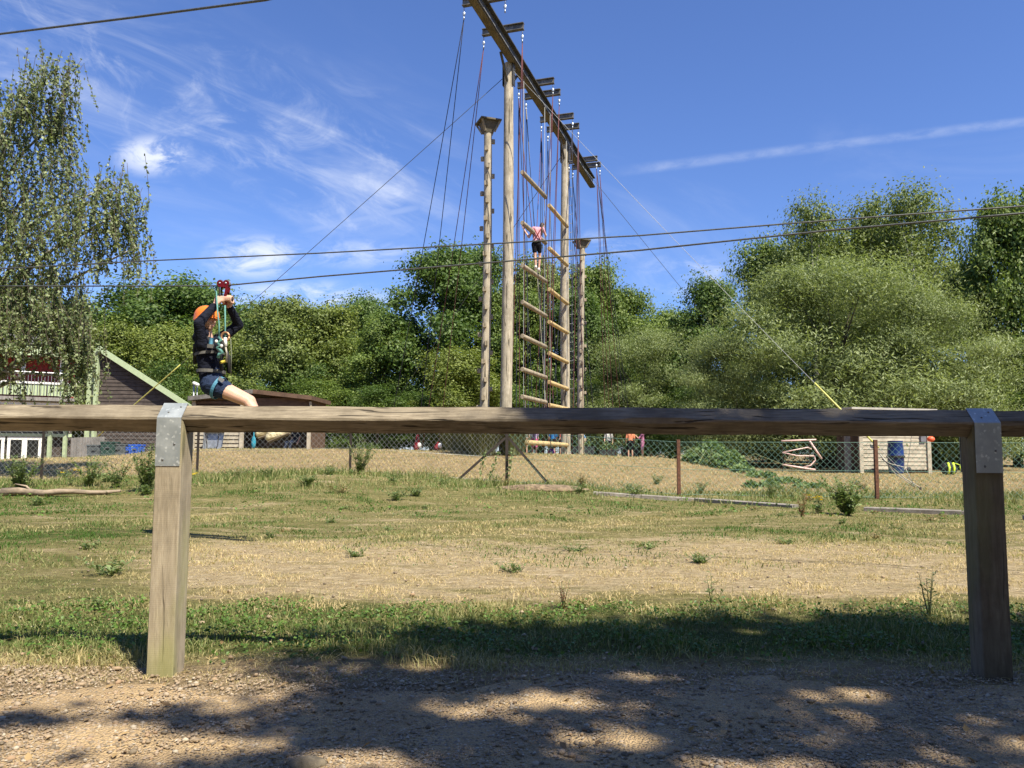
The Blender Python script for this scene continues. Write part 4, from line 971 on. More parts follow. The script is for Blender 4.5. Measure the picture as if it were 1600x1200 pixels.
for k, (px, Y, yt, wp, lm) in enumerate(((390, 43, 600, 150, 'mid'), (500, 42, 590, 150, 'mid'), (590, 41, 600, 140, 'dark'), (650, 43, 610, 140, 'dark'), (790, 42, 600, 140, 'dark'), (860, 43, 590, 140, 'mid'),
        (930, 42, 590, 140, 'mid'), (1080, 38, 600, 140, 'dark'), (1220, 33, 640, 150, 'dark'), (1330, 34, 620, 150, 'dark'), (1560, 31, 600, 160, 'dark'), (1500, 29, 660, 120, 'mid'), (320, 44, 600, 120, 'mid'), (1420, 33, 600, 160, 'dark'))):
    place('undergrowth_bush', 'dense green bush in the shade under the wood edge', BU, px, Y, yt, wp, lm, k * 1.3, 'bushes along the wood edge', 'bush')
for k in range(22):
    px = 130 + k * 68; Y = 50 + 5 * math.sin(k * 2.1)
    place('hedge_bush', 'dark hedge bush closing the gaps at the back of the wood', BU, px, Y, 640 - 40 * (k % 3), 130, 'dark', k * 0.9, 'hedge bushes at the back of the wood', 'bush')
# bramble trailing down the end of the bank
br_ = thing('bramble', 'green bramble trailing down the end of the dry bank', 'bramble', on(1115, 20.5)); r = np.random.default_rng(77)
C = []
for px, Y, rx, rz, n in ((1088, 21.5, .45, .42, 500), (1110, 21, .6, .72, 1100), (1138, 20.3, .5, .5, 700), (1160, 19.5, .35, .2, 260), (1190, 18.4, .4, .14, 240), (1225, 17.4, .4, .12, 220), (1265, 16.6, .4, .10, 200), (1172, 16.2, .2, .16, 120), (1200, 16.6, .25, .14, 120)):
    b = np.array(on(px, Y)); q = unit(r.normal(size=(n, 3))) * r.uniform(0.5, 1, (n, 1)) * np.array([[rx, rx, rz]]); q[:, 2] = np.abs(q[:, 2]); C.append(b + q)
C = np.concatenate(C) - np.array(OFF[br_]); n = len(C)
V, T = leaf_arrays(r, C, r.normal(size=(n, 3)) + np.array([[0, -.4, .8]]), r.uniform(0.06, 0.12, n), r.uniform(0.04, 0.075, n))
link('foliage', np_mesh('foliage', V, T, leaf_mat('bramble_leaves', (0.05, 0.10, 0.024), (0.19, 0.26, 0.085), 0.25), np.repeat(r.uniform(0, 1, n), 4)), br_)
mb = MB()
for k in range(14):
    q = OFF[br_] + Vector((r.normal() * .8, r.normal() * .6, 0)); q.z = g(q.x, q.y); b0 = OFF[br_]; mb.tube([b0 - Vector((0, 0, .05)), b0.lerp(q, .5) + Vector((0, 0, .45)), q + Vector((0, 0, .15))], 0.008, 4)
mb.build('stem', M_STEM, br_)
# tall ornamental grass clumps at the foot of the poles
M_PAMPAS = leaf_mat('ornamental_grass', (0.09, 0.115, 0.04), (0.29, 0.30, 0.15), 0.25)
def tall_grass(label, px, Y, H, Wd, n, seed):
    b = on(px, Y); root = thing('tall_grass_clump', label, 'grass clump', b); r = np.random.default_rng(seed)
    a = r.uniform(0, 6.28, n); sp = np.abs(r.normal(0, 0.5, n)) * Wd * 0.6; h = H * r.uniform(0.6, 1.1, n); s = 0.008
    base = np.column_stack([np.cos(a) * Wd * .25 * r.uniform(0, 1, n), np.sin(a) * Wd * .25 * r.uniform(0, 1, n), np.zeros(n)])
    d = np.column_stack([np.cos(a), np.sin(a), np.zeros(n)]); sd = np.column_stack([-np.sin(a), np.cos(a), np.zeros(n)]); up = np.array([[0, 0, 1.0]])
    m1_ = base + d * sp[:, None] * .35 + up * h[:, None] * .65; m2_ = base + d * sp[:, None] * .75 + up * h[:, None] * .95; tip = base + d * sp[:, None] * 1.25 + up * h[:, None] * .8
    V = np.stack([base - sd * s, base + sd * s, m1_ - sd * s * .9, m1_ + sd * s * .9, m2_ - sd * s * .6, m2_ + sd * s * .6, tip], 1).reshape(-1, 3)
    o = np.arange(n)[:, None] * 7; T = np.concatenate([o + np.array([q]) for q in ([0, 1, 3], [0, 3, 2], [2, 3, 5], [2, 5, 4], [4, 5, 6])])
    link('blades', np_mesh('blades', V, T, M_PAMPAS, np.repeat(r.uniform(0, 1, n), 7)), root)
tall_grass('tall grass clump beside the peg pole foot', 712, 23.6, 1.1, 1.3, 1500, 1); tall_grass('tall grass clump hiding the foot of the first tall pole', 752, 21.0, 1.2, 1.5, 1900, 2)
tall_grass('tall grass clump right of the braced corner post', 800, 21.2, 1.15, 1.2, 1400, 3); tall_grass('pale tall grass between the two clumps', 735, 22.2, 1.0, 1.2, 1300, 4)
# ------------------------------------------------------------------ near weeping birch
def birch_near():
    r = np.random.default_rng(21); b = on(-75, 16.5); root = thing('weeping_birch', 'weeping birch with hanging leafy twigs in front of the red balcony', 'tree', b)
    m = MB(); sp = [b + Vector((0.5 * q + .15 * math.sin(q * 6), .2 * math.sin(q * 4), -.3 + 8.6 * q)) for q in np.linspace(0, 1, 10)]
    m.tube(sp, [0.20 * (1.1 - q) + .012 for q in np.linspace(0, 1, 10)], 10)
    blobs = [(85, 118, 38, 24, 75, 0), (40, 165, 42, 42, 120, 0), (85, 200, 34, 44, 90, .4), (10, 245, 48, 65, 130, 0), (88, 265, 34, 50, 80, .3), (40, 330, 60, 70, 190, .4), (105, 350, 50, 60, 130, -.3), (175, 300, 40, 35, 80, .2), (190, 345, 34, 45, 85, .2), (160, 365, 40, 50, 70, .2), (212, 395, 18, 30, 26, .1),
             (20, 420, 65, 70, 190, .2), (85, 440, 52, 52, 110, .4), (25, 485, 65, 50, 170, .3), (92, 500, 45, 45, 130, -.2), (122, 530, 26, 45, 70, 0), (70, 520, 50, 26, 60, .5), (-10, 535, 30, 40, 40, .3), (118, 555, 26, 40, 60, 0), (118, 598, 20, 28, 28, 0), (28, 590, 12, 22, 14, .2),
             (-60, 190, 75, 70, 120, .2), (-110, 300, 90, 90, 160, 0), (-90, 430, 90, 90, 150, .3), (-120, 550, 90, 70, 120, 0), (-40, 520, 60, 60, 80, -.8), (-30, 300, 60, 70, 90, .9)]
    Cs, Ts = [], []; tw = MB()
    for (px, py, rx, ry, n, dy) in blobs:
        Y = 15.6 + dy; c = at(px, py, Y); sx = rx / F * Y; sz = ry / F * Y
        q = min(9, max(2, int(9 * (c.z + 0.2 - b.z) / 8.6 * .8))); s = sp[q]
        md = s.lerp(c, .55) + Vector((0, 0, .35)); m.tube([s, md, c + Vector((0, 0, sz * .3)), c + Vector((sx * .5, 0, -sz * .2))], [.05, .03, .014, .004], 6)
        for k in range(int(n * .68)):
            p0 = np.array(c) + np.array([r.normal() * sx * .55, r.normal() * sx * .6, r.normal() * sz * .5 + sz * .15]); L = r.uniform(.35, .95)
            dr = np.array([r.normal() * .22 + .10, r.normal() * .2, -1.0]); dr /= np.linalg.norm(dr); m_ = r.integers(16, 30)
            t = r.uniform(0, 1, m_); bend = np.array([r.normal() * .18, r.normal() * .15, .25])
            P = p0 + dr * (t * L)[:, None] + bend * (L * (1 - t) ** 2)[:, None]
            Cs.append(P + r.normal(size=(m_, 3)) * .022); Ts.append(np.tile(dr, (m_, 1)))
            tw.tube([p0 + bend * L, p0 + dr * L * .5 + bend * L * .25, p0 + dr * L], 0.005, 3, False)
    C = np.concatenate(Cs) - np.array(b); Tt = np.concatenate(Ts); n = len(C)
    L = r.uniform(.05, .088, n); V, T = leaf_arrays(r, C, r.normal(size=(n, 3)) + np.array([[.2, -.4, .55]]), L, L * .72, Tt * 1.2 + r.normal(size=(n, 3)) * .6)
    m.build('trunk', M_BIRCHBARK, root, smooth=True)
    link('crown', np_mesh('birch_foliage', V, T, LM['birch'], np.repeat(np.clip(r.normal(.45, .28, n), 0, 1), 4)), root)
    tw.build('twigs', M_TRUNK, root)
birch_near()
# ------------------------------------------------------------------ shade tree behind the camera (it throws the dappled shade on the path)
def shade_tree():
    r = np.random.default_rng(31); b = Vector((6.6, -6.2, 0.0)); root = thing('shade_tree', 'big leafy tree overhanging the gravel path and shading it', 'tree', b)
    S = np.array([SUN.x / SUN.z, SUN.y / SUN.z])
    m = MB(); sp = [b + Vector((-.5 * q, .6 * q, -.4 + 8.5 * q)) for q in np.linspace(0, 1, 8)]; m.tube(sp, [.34 * (1.15 - q) + .03 for q in np.linspace(0, 1, 8)], 10)
    Cs = []
    def clump(gx, gy, rad_, n, h=None):
        h = h or r.uniform(5.0, 8.2); c = np.array([gx + S[0] * h, gy + S[1] * h, h])
        Cs.append(c + r.normal(size=(n, 3)) * rad_ * np.array([[.55, .55, .35]])); return Vector(c)
    k = 0
    while k < 300:
        gx, gy = r.uniform(-2.2, 8.5), r.uniform(-5.5, 3.7)
        edge = 3.55 + .10 * math.sin(gx * 2.3) if gx > .35 else 3.02 + (gx + .9) * .38
        if gx < -.95: edge = 1.95 - (-.95 - gx) * .5
        if gy > edge - .22: continue
        c = clump(gx, gy, r.uniform(.28, .5), 60)
        if k % 5 == 0:
            s = sp[min(7, max(3, int(c.z - 1.5)))]; m.tube([s, s.lerp(c, .5) + Vector((0, 0, .5)), c], [.07, .04, .008], 5)
        k += 1
    for gx, gy, rr_ in ((.2, 3.18, .2), (.75, 3.38, .22), (1.3, 3.42, .25), (1.8, 3.45, .25), (2.4, 3.45, .25), (-.35, 2.72, .2), (0.0, 2.9, .22), (.5, 3.0, .25), (1.1, 3.05, .28), (1.7, 3.0, .3), (2.3, 3.05, .3), (1.64, 2.55, .3), (1.5, 2.2, .3), (1.9, 2.7, .3), (-.45, 2.35, .2), (0.1, 2.45, .25), (.7, 2.5, .25),
                          (1.2, 2.5, .25), (-1.35, 2.22, .12), (-1.0, 2.3, .12), (-1.7, 2.25, .12), (-.7, 2.1, .2), (-.2, 2.05, .22), (.4, 2.05, .25), (.9, 2.0, .25)):
        for _ in range(2): clump(gx, gy, rr_ * 1.3, 70)
    k = 0
    while k < 190:
        gx, gy = r.uniform(-.7, 4.6), r.uniform(1.6, 3.62)
        edge = 3.58 + .08 * math.sin(gx * 2.3) if gx > .5 else 3.12 + (gx + .7) * .38
        if gy > edge: continue
        clump(gx, gy, r.uniform(.25, .42), 60); k += 1
    for q in np.arange(-.35, 3.3, .13):
        if -.35 < q < -.1 or .12 < q < .22: continue
        clump(q, 3.22 + r.uniform(-.06, .08), .26, 70)
    for q in np.linspace(0, 1, 8):
        for _ in range(2): clump(1.68 - .42 * q + r.uniform(-.08, .08), 2.68 + .52 * q, .24, 80)
    C = np.concatenate(Cs)
    gxy = C[:, :2] - S[None] * C[:, 2:3]; ok_ = np.ones(len(C), bool)
    # openings in the canopy where the sun comes through
    for hx, hy, ra, rb in ((-1.3, 2.50, .62, .17), (-1.15, 2.10, .42, .13), (-.15, 2.36, .16, .09), (-.92, 2.62, .22, .10), (-.75, 2.08, .16, .08), (.1, 2.45, .16, .07), (.3, 2.14, .12, .06), (.55, 1.95, .14, .07), (-.35, 1.98, .2, .07), (1.0, 2.5, .14, .06), (1.3, 2.1, .12, .06), (-.75, 3.22, .2, .1), (-.52, 3.25, .1, .06), (.35, 3.24, .12, .04), (.75, 3.27, .10, .03), (-.3, 2.85, .12, .06), (.45, 2.72, .1, .05), (1.0, 3.4, .1, .04)):
        q = ((gxy[:, 0] - hx) / ra) ** 2 + ((gxy[:, 1] - hy) / rb) ** 2; ok_ &= r.uniform(0, 1, len(C)) < np.clip((q - .35) / 1.5, .04, 1)
    ok_ &= (r.uniform(0, 1, len(C)) < np.where((gxy[:, 1] < 2.75), .74, 1.0))
    C = C[ok_]; n = len(C); L = r.uniform(.06, .13, n)
    V, T = leaf_arrays(r, C - np.array(b), r.normal(size=(n, 3)) * .7 + np.array([[SUN.x, SUN.y, SUN.z]]), L, L * .7)
    link('crown', np_mesh('shade_foliage', V, T, LM['mid'], np.repeat(r.uniform(0, 1, n), 4)), root); m.build('trunk', M_TRUNK, root, smooth=True)
shade_tree()
for k, (x, y, H_, W_, kd) in enumerate(((-13, -8, 11, 10, O1), (-6.5, -10.5, 10, 9, O2), (0, -11.5, 11, 9, O3), (6, -13, 12, 10, O1), (13, -9, 12, 10, O2), (19, -3, 11, 10, O3), (-19, -2.5, 10, 9, O2))):  # out-of-view trees added to cut sky fill on path, posts and rail
    b = Vector((x, y, g(x, y))); root = thing('sky_blocker_tree', 'unseen leafy tree added behind the camera to block sky light', 'tree', b, 'unseen trees added behind the camera to block sky light')
    for nm, me in zip(('trunk', 'crown'), PROTO[kd]):
        o = link(nm, me, root)
        if nm == 'crown': o.material_slots[0].link = 'OBJECT'; o.material_slots[0].material = LM['mid']
    root.rotation_euler.z = k * 1.1; root.scale = (W_ / 8, W_ / 8, H_ / 12)
# ------------------------------------------------------------------ buildings and things beyond the wire fence
M_CLAD = wood_mat('dark_weathered_cladding', (0.105, 0.085, 0.075), (0.055, 0.043, 0.038), 'X', 8, 0.4)
M_PGREEN = simple('pale_green_paint', (0.40, 0.48, 0.29), 0.6, var=0.06); M_WHITE = simple('white_paint', (0.78, 0.77, 0.73), 0.5, var=0.05)
M_RED = simple('red_panel', (0.42, 0.045, 0.045), 0.6, var=0.15); M_DARKG = simple('dark_glass', (0.012, 0.013, 0.014), 0.12, var=0.0, spec=0.6)
M_METAL = simple('grey_railing', (0.42, 0.44, 0.46), 0.4, 0.6); M_ROOFING = simple('grey_roofing', (0.16, 0.15, 0.14), 0.9, var=0.2)
M_SLAT = wood_mat('pale_slat_timber', (0.58, 0.52, 0.41), (0.44, 0.38, 0.29), 'X', 12, 0.3); M_BROWN = wood_mat('brown_shed_timber', (0.16, 0.10, 0.065), (0.09, 0.055, 0.04), 'X', 10, 0.4)
M_GREYW = wood_mat('grey_board', (0.30, 0.28, 0.26), (0.19, 0.175, 0.16), 'Z', 10, 0.4)
def main_building():
    YB_ = 36.0; b = Vector((at(150, 700, YB_).x, YB_, -0.45)); root = thing('timber_building', 'dark timber clad building with pale green trim and a red balcony', 'building', b)
    xr = at(298, 636, YB_).x; xl = b.x; zt = at(150, 545, YB_).z; ze = at(298, 636, YB_).z; D = 7.0; SK = xl / YB_ * 1.04
    # lean-to body with board cladding on its end wall
    MB().loft([[Vector((xl, y, -.45)), Vector((xr, y, -.45)), Vector((xr, y, ze - .05)), Vector((xl, y, zt - .05))] for y in (YB_ + .06, YB_ + D)]).skew(YB_, SK).build('wall', M_CLAD, root)
    nb = 34; hb = (zt + .45) / nb
    for k in range(nb):
        z0, z1 = -.45 + k * hb, -.45 + (k + 1) * hb - .012
        xe = lambda z: xr if z <= ze else xr + (xl - xr) * (z - ze) / (zt - ze)
        if xe(z1) - xl < .1: continue
        m = MB(); f0 = [Vector((xl, YB_ + .015, z1)), Vector((xe(z1), YB_ + .015, z1)), Vector((xe(z0), YB_ - .01, z0)), Vector((xl, YB_ - .01, z0))]
        m.loft([f0, [p + Vector((0, .044, 0)) for p in f0]]).build('board', M_CLAD, root)
    sl = Vector((xr - xl, 0, ze - zt)).normalized(); nrm = Vector((-sl.z, 0, sl.x)); nrm = nrm if nrm.z > 0 else -nrm
    A, B = Vector((xl - .02, 0, zt)), Vector((xr, 0, ze)) + sl * .25
    MB().loft([[Vector((p.x, y, p.z)) + nrm * h_ for y, h_ in ((YB_ - .3, .06), (YB_ - .3, .14), (YB_ + D, .14), (YB_ + D, .06))] for p in (A, B)]).skew(YB_, SK).build('roof', M_ROOFING, root)
    MB().beam(Vector((A.x, YB_ - .33, A.z)) + nrm * .03, Vector((B.x, YB_ - .33, B.z)) + nrm * .03, .05, .24, nrm).build('bargeboard', M_PGREEN, root)
    MB().box(((xl - .06), YB_ - .12, (zt - .45) / 2), (.14, .2, zt + .42)).build('corner_board', M_PGREEN, root)
    # green return wall and the two storey front with its balcony
    x2 = at(116, 700, 35.4).x
    MB().box(((x2 + xl) / 2 - .07, YB_ + .3, (zt - .5) / 2), (xl - x2 - .16, .3, zt + .35)).build('green_wall', M_PGREEN, root)
    F1 = Vector((x2, 35.2, 0)); F0 = Vector((at(-260, 700, 31.0).x, 31.0, 0)); L = (F1 - F0).length; e = (F1 - F0).normalized(); nn = Vector((e.y, -e.x, 0))
    if nn.y > 0: nn = -nn
    P = lambda s, z, o=0.0: F1 - e * s + nn * o + Vector((0, 0, z))
    zf = at(115, 622, 35.2).z
    MB().loft([[P(0, -.45, -1.2), P(0, zf - .2, -1.2), P(0, zf - .2, -4), P(0, -.45, -4)], [P(L, -.45, -1.2), P(L, zf - .2, -1.2), P(L, zf - .2, -4), P(L, -.45, -4)]]).build('lower_wall', M_CLAD, root)
    MB().loft([[P(0, zf, -1.2), P(0, zt, -1.2), P(0, zt, -4), P(0, zf, -4)], [P(L, zf, -1.2), P(L, zt, -1.2), P(L, zt, -4), P(L, zf, -4)]]).build('red_wall', M_RED, root)
    MB().beam(P(0, zf - .1, -.5), P(L, zf - .1, -.5), 1.5, .16).build('balcony_floor', M_GREYW, root)
    n = 30
    for k in range(n): MB().beam(P((k + .04) * L / n, zf + .30, .17), P((k + .94) * L / n, zf + .30, .17), .03, .50).build('parapet_panel', M_PGREEN, root)
    MB().beam(P(-.05, zf + .60, .17), P(L, zf + .60, .17), .12, .09).build('parapet_rail', M_WHITE, root)
    for s in (.55, 2.0, 3.4, 5.0, 7.0, 9.0): MB().beam(P(s, zf + .02, .0), P(s, zt - .55, .0), .11, .11, (0, 1, 0)).build('balcony_post', M_WHITE, root)
    rl = MB(); rl.tube([P(.3, zf + 1.05, .3), P(3.2, zf + 1.05, .3)], .025, 6)
    rl.build('handrail', M_METAL, root)
    for k in range(24): MB().tube([P(.3 + k * .125, zf + .05, .3), P(.3 + k * .125, zf + 1.05, .3)], .01, 5).build('baluster', M_METAL, root)
    MB().beam(P(-.1, zt - .35, .5), P(L, zt - .35, .5), .08, .45).build('fascia', M_PGREEN, root)
    MB().loft([[P(-.1, zt - .1, .6), P(-.1, zt, .6), P(-.1, zt + .9, -4), P(-.1, zt + .8, -4)], [P(L, zt - .1, .6), P(L, zt, .6), P(L, zt + .9, -4), P(L, zt + .8, -4)]]).build('roof', M_ROOFING, root)
    # ground floor: pale green lintel, white framed glass doors, green posts
    zl = at(60, 683, 33.5).z
    MB().beam(P(.0, zl + .12, -.95), P(L, zl + .12, -.95), .12, .14).build('lintel', M_PGREEN, root)
    for s in (.25, .85): MB().beam(P(s, -.45, -.9), P(s, zl + .5, -.9), .14, .14, (0, 1, 0)).build('green_post', M_PGREEN, root)
    for k, s in enumerate((1.15, 2.55, 3.95, 5.35, 6.75)):
        d = MB().beam(P(s + .06, -.45 + (zl + .45) / 2, -1.0), P(s + 1.26, -.45 + (zl + .45) / 2, -1.0), .05, zl + .43).build('glass_door', M_DARKG, root)
        for q in (s + .07, s + .66, s + 1.25): MB().beam(P(q, -.45, -.955), P(q, zl + .02, -.955), .12 if q != s + .66 else .2, .05, nn).build('door_frame', M_WHITE, d)
        MB().beam(P(s, zl - .03, -.952), P(s + 1.32, zl - .03, -.952), .06, .13).build('door_head', M_WHITE, d)
    MB().beam(P(0, zf - .3, -.05), P(L, zf - .3, -.05), .1, .12).build('balcony_beam', M_WHITE, root)
main_building()
def slat_fence():
    b = on(140, 27.4); root = thing('board_fence', 'short grey board fence in front of the dark building', 'fence', b); n = 12
    for k in range(n):
        p = on(113 + 52 * k / n, 27.4); MB().box(p + Vector((0, 0, .36)), (.10, .02, .8)).build('board', M_GREYW, root)
    a, c = on(112, 27.45), on(166, 27.45); MB().beam(a + Vector((0, 0, .6)), c + Vector((0, 0, .6)), .03, .08).build('cross_rail', M_GREYW, root)
slat_fence()
M_BLUE = simple('blue_plastic', (0.02, 0.10, 0.52), 0.4, var=0.08); M_BGREEN = simple('green_bin_plastic', (0.03, 0.07, 0.055), 0.5); M_GREYP = simple('grey_bin_plastic', (0.10, 0.115, 0.12), 0.5)
def crate(label, px, Y, w_, h_, mat, name='storage_box', cat='box'):
    b = on(px, Y); root = thing(name, label, cat, b); d = w_ * .8
    MB().loft([[b + Vector((x * w_ * .46, y * d * .46, 0)) for x, y in ((-1, -1), (1, -1), (1, 1), (-1, 1))], [b + Vector((x * w_ * .5, y * d * .5, h_)) for x, y in ((-1, -1), (1, -1), (1, 1), (-1, 1))]]).build('body', mat, root)
    MB().box(b + Vector((0, 0, h_ + .025)), (w_ * 1.07, d * 1.07, .05)).build('lid', mat, root)
    MB().box(b + Vector((0, -d * .5 - .015, h_ * .7)), (w_ * .3, .03, .04)).build('handle', M_GREYP, root)
crate('bright blue plastic box beside the thistle behind the wire fence', 214, 26.4, .40, .36, M_BLUE); crate('second blue plastic box next to the brighter one', 202, 26.6, .32, .3, M_BLUE)
crate('dark green bin in front of the dark building', 172, 26.5, .46, .5, M_BGREEN, 'bin', 'bin'); crate('grey bin between the green bin and blue boxes', 189, 26.6, .46, .42, M_GREYP, 'bin', 'bin'); crate('low dark bin next to the grey board fence', 152, 26.6, .5, .42, M_GREYP, 'bin', 'bin')
def hut():
    Yh = 30.0; cx = at(390, 700, Yh).x; z0 = g(cx, Yh) - .05; root = thing('open_hut', 'low brown open fronted hut with a slatted side wall', 'hut', (cx, Yh, z0))
    x0, xm, x1 = at(301, 700, Yh).x, at(377, 700, Yh).x, at(482, 700, Yh).x; zr = at(396, 609, Yh).z; zl = at(303, 620, Yh).z; zr2 = at(483, 619, Yh).z; D = 2.6
    for k in range(15):
        z = z0 + .12 + k * .148; MB().box(((x0 + xm) / 2, Yh, z), (xm - x0 - .1, .03, .105)).build('slat', M_SLAT if k < 8 else M_BROWN, root)
    for x in (x0, xm): MB().box((x, Yh - .01, z0 + 1.0), (.14, .12, 2.2)).build('post', M_SLAT, root)
    MB().box((x1, Yh, z0 + 1.0), (.12, .12, 2.2)).build('post', M_SLAT, root)
    MB().box(((x0 + x1) / 2, Yh + D, z0 + 1.1), (x1 - x0, .06, 2.5)).build('back_wall', M_BROWN, root)
    for x in (x0 + .02, x1 - .02): MB().box((x, Yh + D / 2 + .06, z0 + 1.08), (.05, D - .14, 2.24)).build('side_wall', M_BROWN, root)
    MB().box(((x0 + xm) / 2, Yh + .07, z0 + 1.1), (xm - x0 - .16, .04, 2.26)).build('lining', M_BROWN, root)
    MB().box(((x0 + x1) / 2, Yh + D / 2, z0 + .03), (x1 - x0, D, .06)).build('floor', M_BROWN, root)
    MB().box(((xm + x1) / 2 + .04, Yh - .02, z0 + 2.0), (x1 - xm - .08, .08, .44)).build('lintel', M_BROWN, root)
    xa = at(396, 700, Yh).x; ov = .14
    for (xa_, za, xb_, zb) in ((x0 - ov, zl, xa, zr), (xa, zr, x1 + ov, zr2)):
        MB().loft([[Vector((xa_, y, za - h_)) for y, h_ in ((Yh - .3, 0), (Yh - .3, .16), (Yh + D + .3, .16), (Yh + D + .3, 0))], [Vector((xb_, y, zb - h_)) for y, h_ in ((Yh - .3, 0), (Yh - .3, .16), (Yh + D + .3, .16), (Yh + D + .3, 0))]]).build('roof', M_ROOFING if za < zr else M_BROWN, root)
    return z0
zh = hut()
# wheelbarrow tipped against the slatted wall
def wheelbarrow():
    b = on(330, 29.4); root = thing('wheelbarrow', 'grey wheelbarrow tipped up against the slatted hut wall', 'wheelbarrow', b)
    lo = [b + Vector((x, y, z)) for x, y, z in ((-.24, .30, .12), (.22, .30, .12), (.30, .42, .95), (-.30, .42, .95))]; hi = [b + Vector((x, y, z)) for x, y, z in ((-.34, .05, .05), (.34, .05, .05), (.40, .2, 1.0), (-.38, .2, 1.0))]
    m = MB(); m.loft([lo, hi], False); m.add(lo, [(0, 1, 2, 3)]); m.add(hi, []); m.build('tray', M_METAL, root)
    for s in (-1, 1): MB().tube([b + Vector((.12 * s, -.1, .05)), b + Vector((.2 * s, .1, .5)), b + Vector((.26 * s, .02, .98)), b + Vector((.30 * s, -.16, 1.12))], .017, 6).build('handle_bar', M_IRON, root, smooth=True)
    w_ = MB().tube([b + Vector((-.05, -.12, .19)), b + Vector((.05, -.12, .19))], .19, 16).build('wheel', M_IRON, root, auto=40); MB().tube([b + Vector((-.06, -.12, .19)), b + Vector((.06, -.12, .19))], .085, 12).build('hub', simple('red_hub', (0.42, 0.06, 0.05), 0.5), w_)
    for s in (-1, 1): MB().tube([b + Vector((.15 * s, -.05, .3)), b + Vector((.2 * s, .3, .08))], .014, 5).build('leg', M_IRON, root)
wheelbarrow()
o = MB(); c = on(396, 29.8) + Vector((0, 0, .45)); o.ell(c, (.09, .06, .24)); o.cap(c + Vector((0, 0, .2)), c + Vector((0, 0, .42)), .03, .02); o = o.build('hanging_jacket', simple('turquoise_cloth', (0.03, 0.30, 0.42), 0.8, var=.2), None, tuple(c), smooth=True); props(o, 'turquoise jacket hanging on the hut post', 'jacket')
# slatted shed with the blue barrel
def shed():
    Ys = 24.0; x0, x1 = at(1343, 700, Ys).x, at(1452, 700, Ys).x; z0 = g((x0 + x1) / 2, Ys); zt = at(1380, 641, Ys).z; root = thing('slatted_shed', 'pale slatted timber shed with a flat roof', 'shed', ((x0 + x1) / 2, Ys, z0))
    n = 15; h = (zt - z0 - .1) / n
    for k in range(n):
        c = Vector(((x0 + x1) / 2, Ys - .01, z0 + .1 + (k + .5) * h)); MB().box(c, (x1 - x0 - .12, .024, h * .84), Matrix.Rotation(rad(-7), 3, 'X')).build('board', M_SLAT, root)
    for x in (x0 + .03, x1 - .03): MB().box((x, Ys - .03, (z0 + zt) / 2 - .02), (.11, .07, zt - z0)).build('corner_post', M_SLAT, root)
    MB().box(((x0 + x1) / 2, Ys + .9, (z0 + zt) / 2), (x1 - x0 - .08, 1.75, zt - z0 - .02)).build('body', M_BROWN, root)
    MB().box(((x0 + x1) / 2 - .12, Ys + .8, zt + .05), (x1 - x0 + .45, 2.3, .06), Matrix.Rotation(rad(1.5), 3, 'X') @ Matrix.Rotation(rad(1.2), 3, 'Y')).build('roof', simple('pale_roof_sheet', (0.5, 0.47, 0.42), 0.7, var=.1), root)
    MB().box((x1 - .2, Ys - .06, z0 + 1.25), (.16, .03, .6)).build('notice_board', simple('grey_panel', (0.17, 0.17, 0.19), 0.6), root)  # notice board panel in plain grey
    MB().box((x0 - .22, Ys + .35, z0 + 1.0), (.14, .14, 2.0)).build('side_post', M_GREYW, root)
shed()
def barrel():
    b = on(1399, 23.3); root = thing('blue_barrel', 'blue plastic water barrel in front of the slatted shed', 'barrel', b); n = 24
    prof = [(.0, .17), (.02, .2), (.3, .225), (.46, .225), (.48, .24), (.52, .24), (.54, .225), (.72, .222), (.88, .2), (.93, .215), (.96, .21), (.965, .15), (.95, .0)]
    rings = [[b + Vector((math.cos(6.2832 * j / n) * max(r_, .002), math.sin(6.2832 * j / n) * max(r_, .002), z)) for j in range(n)] for z, r_ in prof]
    MB().loft(rings).build('body', simple('navy_blue_plastic', (0.008, 0.025, 0.12), 0.35, var=0.1), root, auto=40)
    rg = [[b + Vector((math.cos(6.2832 * j / n) * r_, math.sin(6.2832 * j / n) * r_, z)) for j in range(n)] for z, r_ in ((.47, .238), (.475, .252), (.525, .252), (.53, .238))]
    MB().loft(rg).build('band', M_IRON, root, auto=40)
barrel()
# hi-vis bag, orange float, pink pipes, planters
b = on(1481, 22.5); rt = thing('hi_vis_rucksack', 'black rucksack with hi vis yellow stripes lying right of the shed', 'rucksack', b)
MB().ell(b + Vector((0, 0, .17)), (.24, .16, .2)).build('bag', simple('black_cloth', (0.02, 0.022, 0.022), 0.8), rt, smooth=True)
M_HV = simple('hi_vis_yellow', (0.62, 0.78, 0.05), 0.6, var=.05)
for dx_ in (-.07, .07): MB().tube([b + Vector((dx_ - .03, -.17, .03)), b + Vector((dx_, -.16, .2)), b + Vector((dx_, -.1, .34))], .032, 6).build('stripe', M_HV, rt, smooth=True)
MB().tube([b + Vector((.12, -.1, .33)), b + Vector((.26, -.1, .28)), b + Vector((.28, -.1, .08))], .014, 6).build('strap', M_HV, rt, smooth=True)
c = on(1455, 23.4) + Vector((0, 0, 1.03)); rt = thing('orange_float', 'orange float hanging at the shed corner', 'float', c); MB().ell(c, (.11, .1, .085)).build('ball', simple('orange_plastic', (0.80, 0.13, 0.05), 0.45, var=.05), rt, smooth=True); MB().tube([c + Vector((0, 0, .06)), c + Vector((-.04, .3, .7))], .008, 5).build('cord', M_ROPE_W, rt)
M_PINK = simple('pink_white_pipe', (0.76, 0.52, 0.47), 0.5, var=.08)
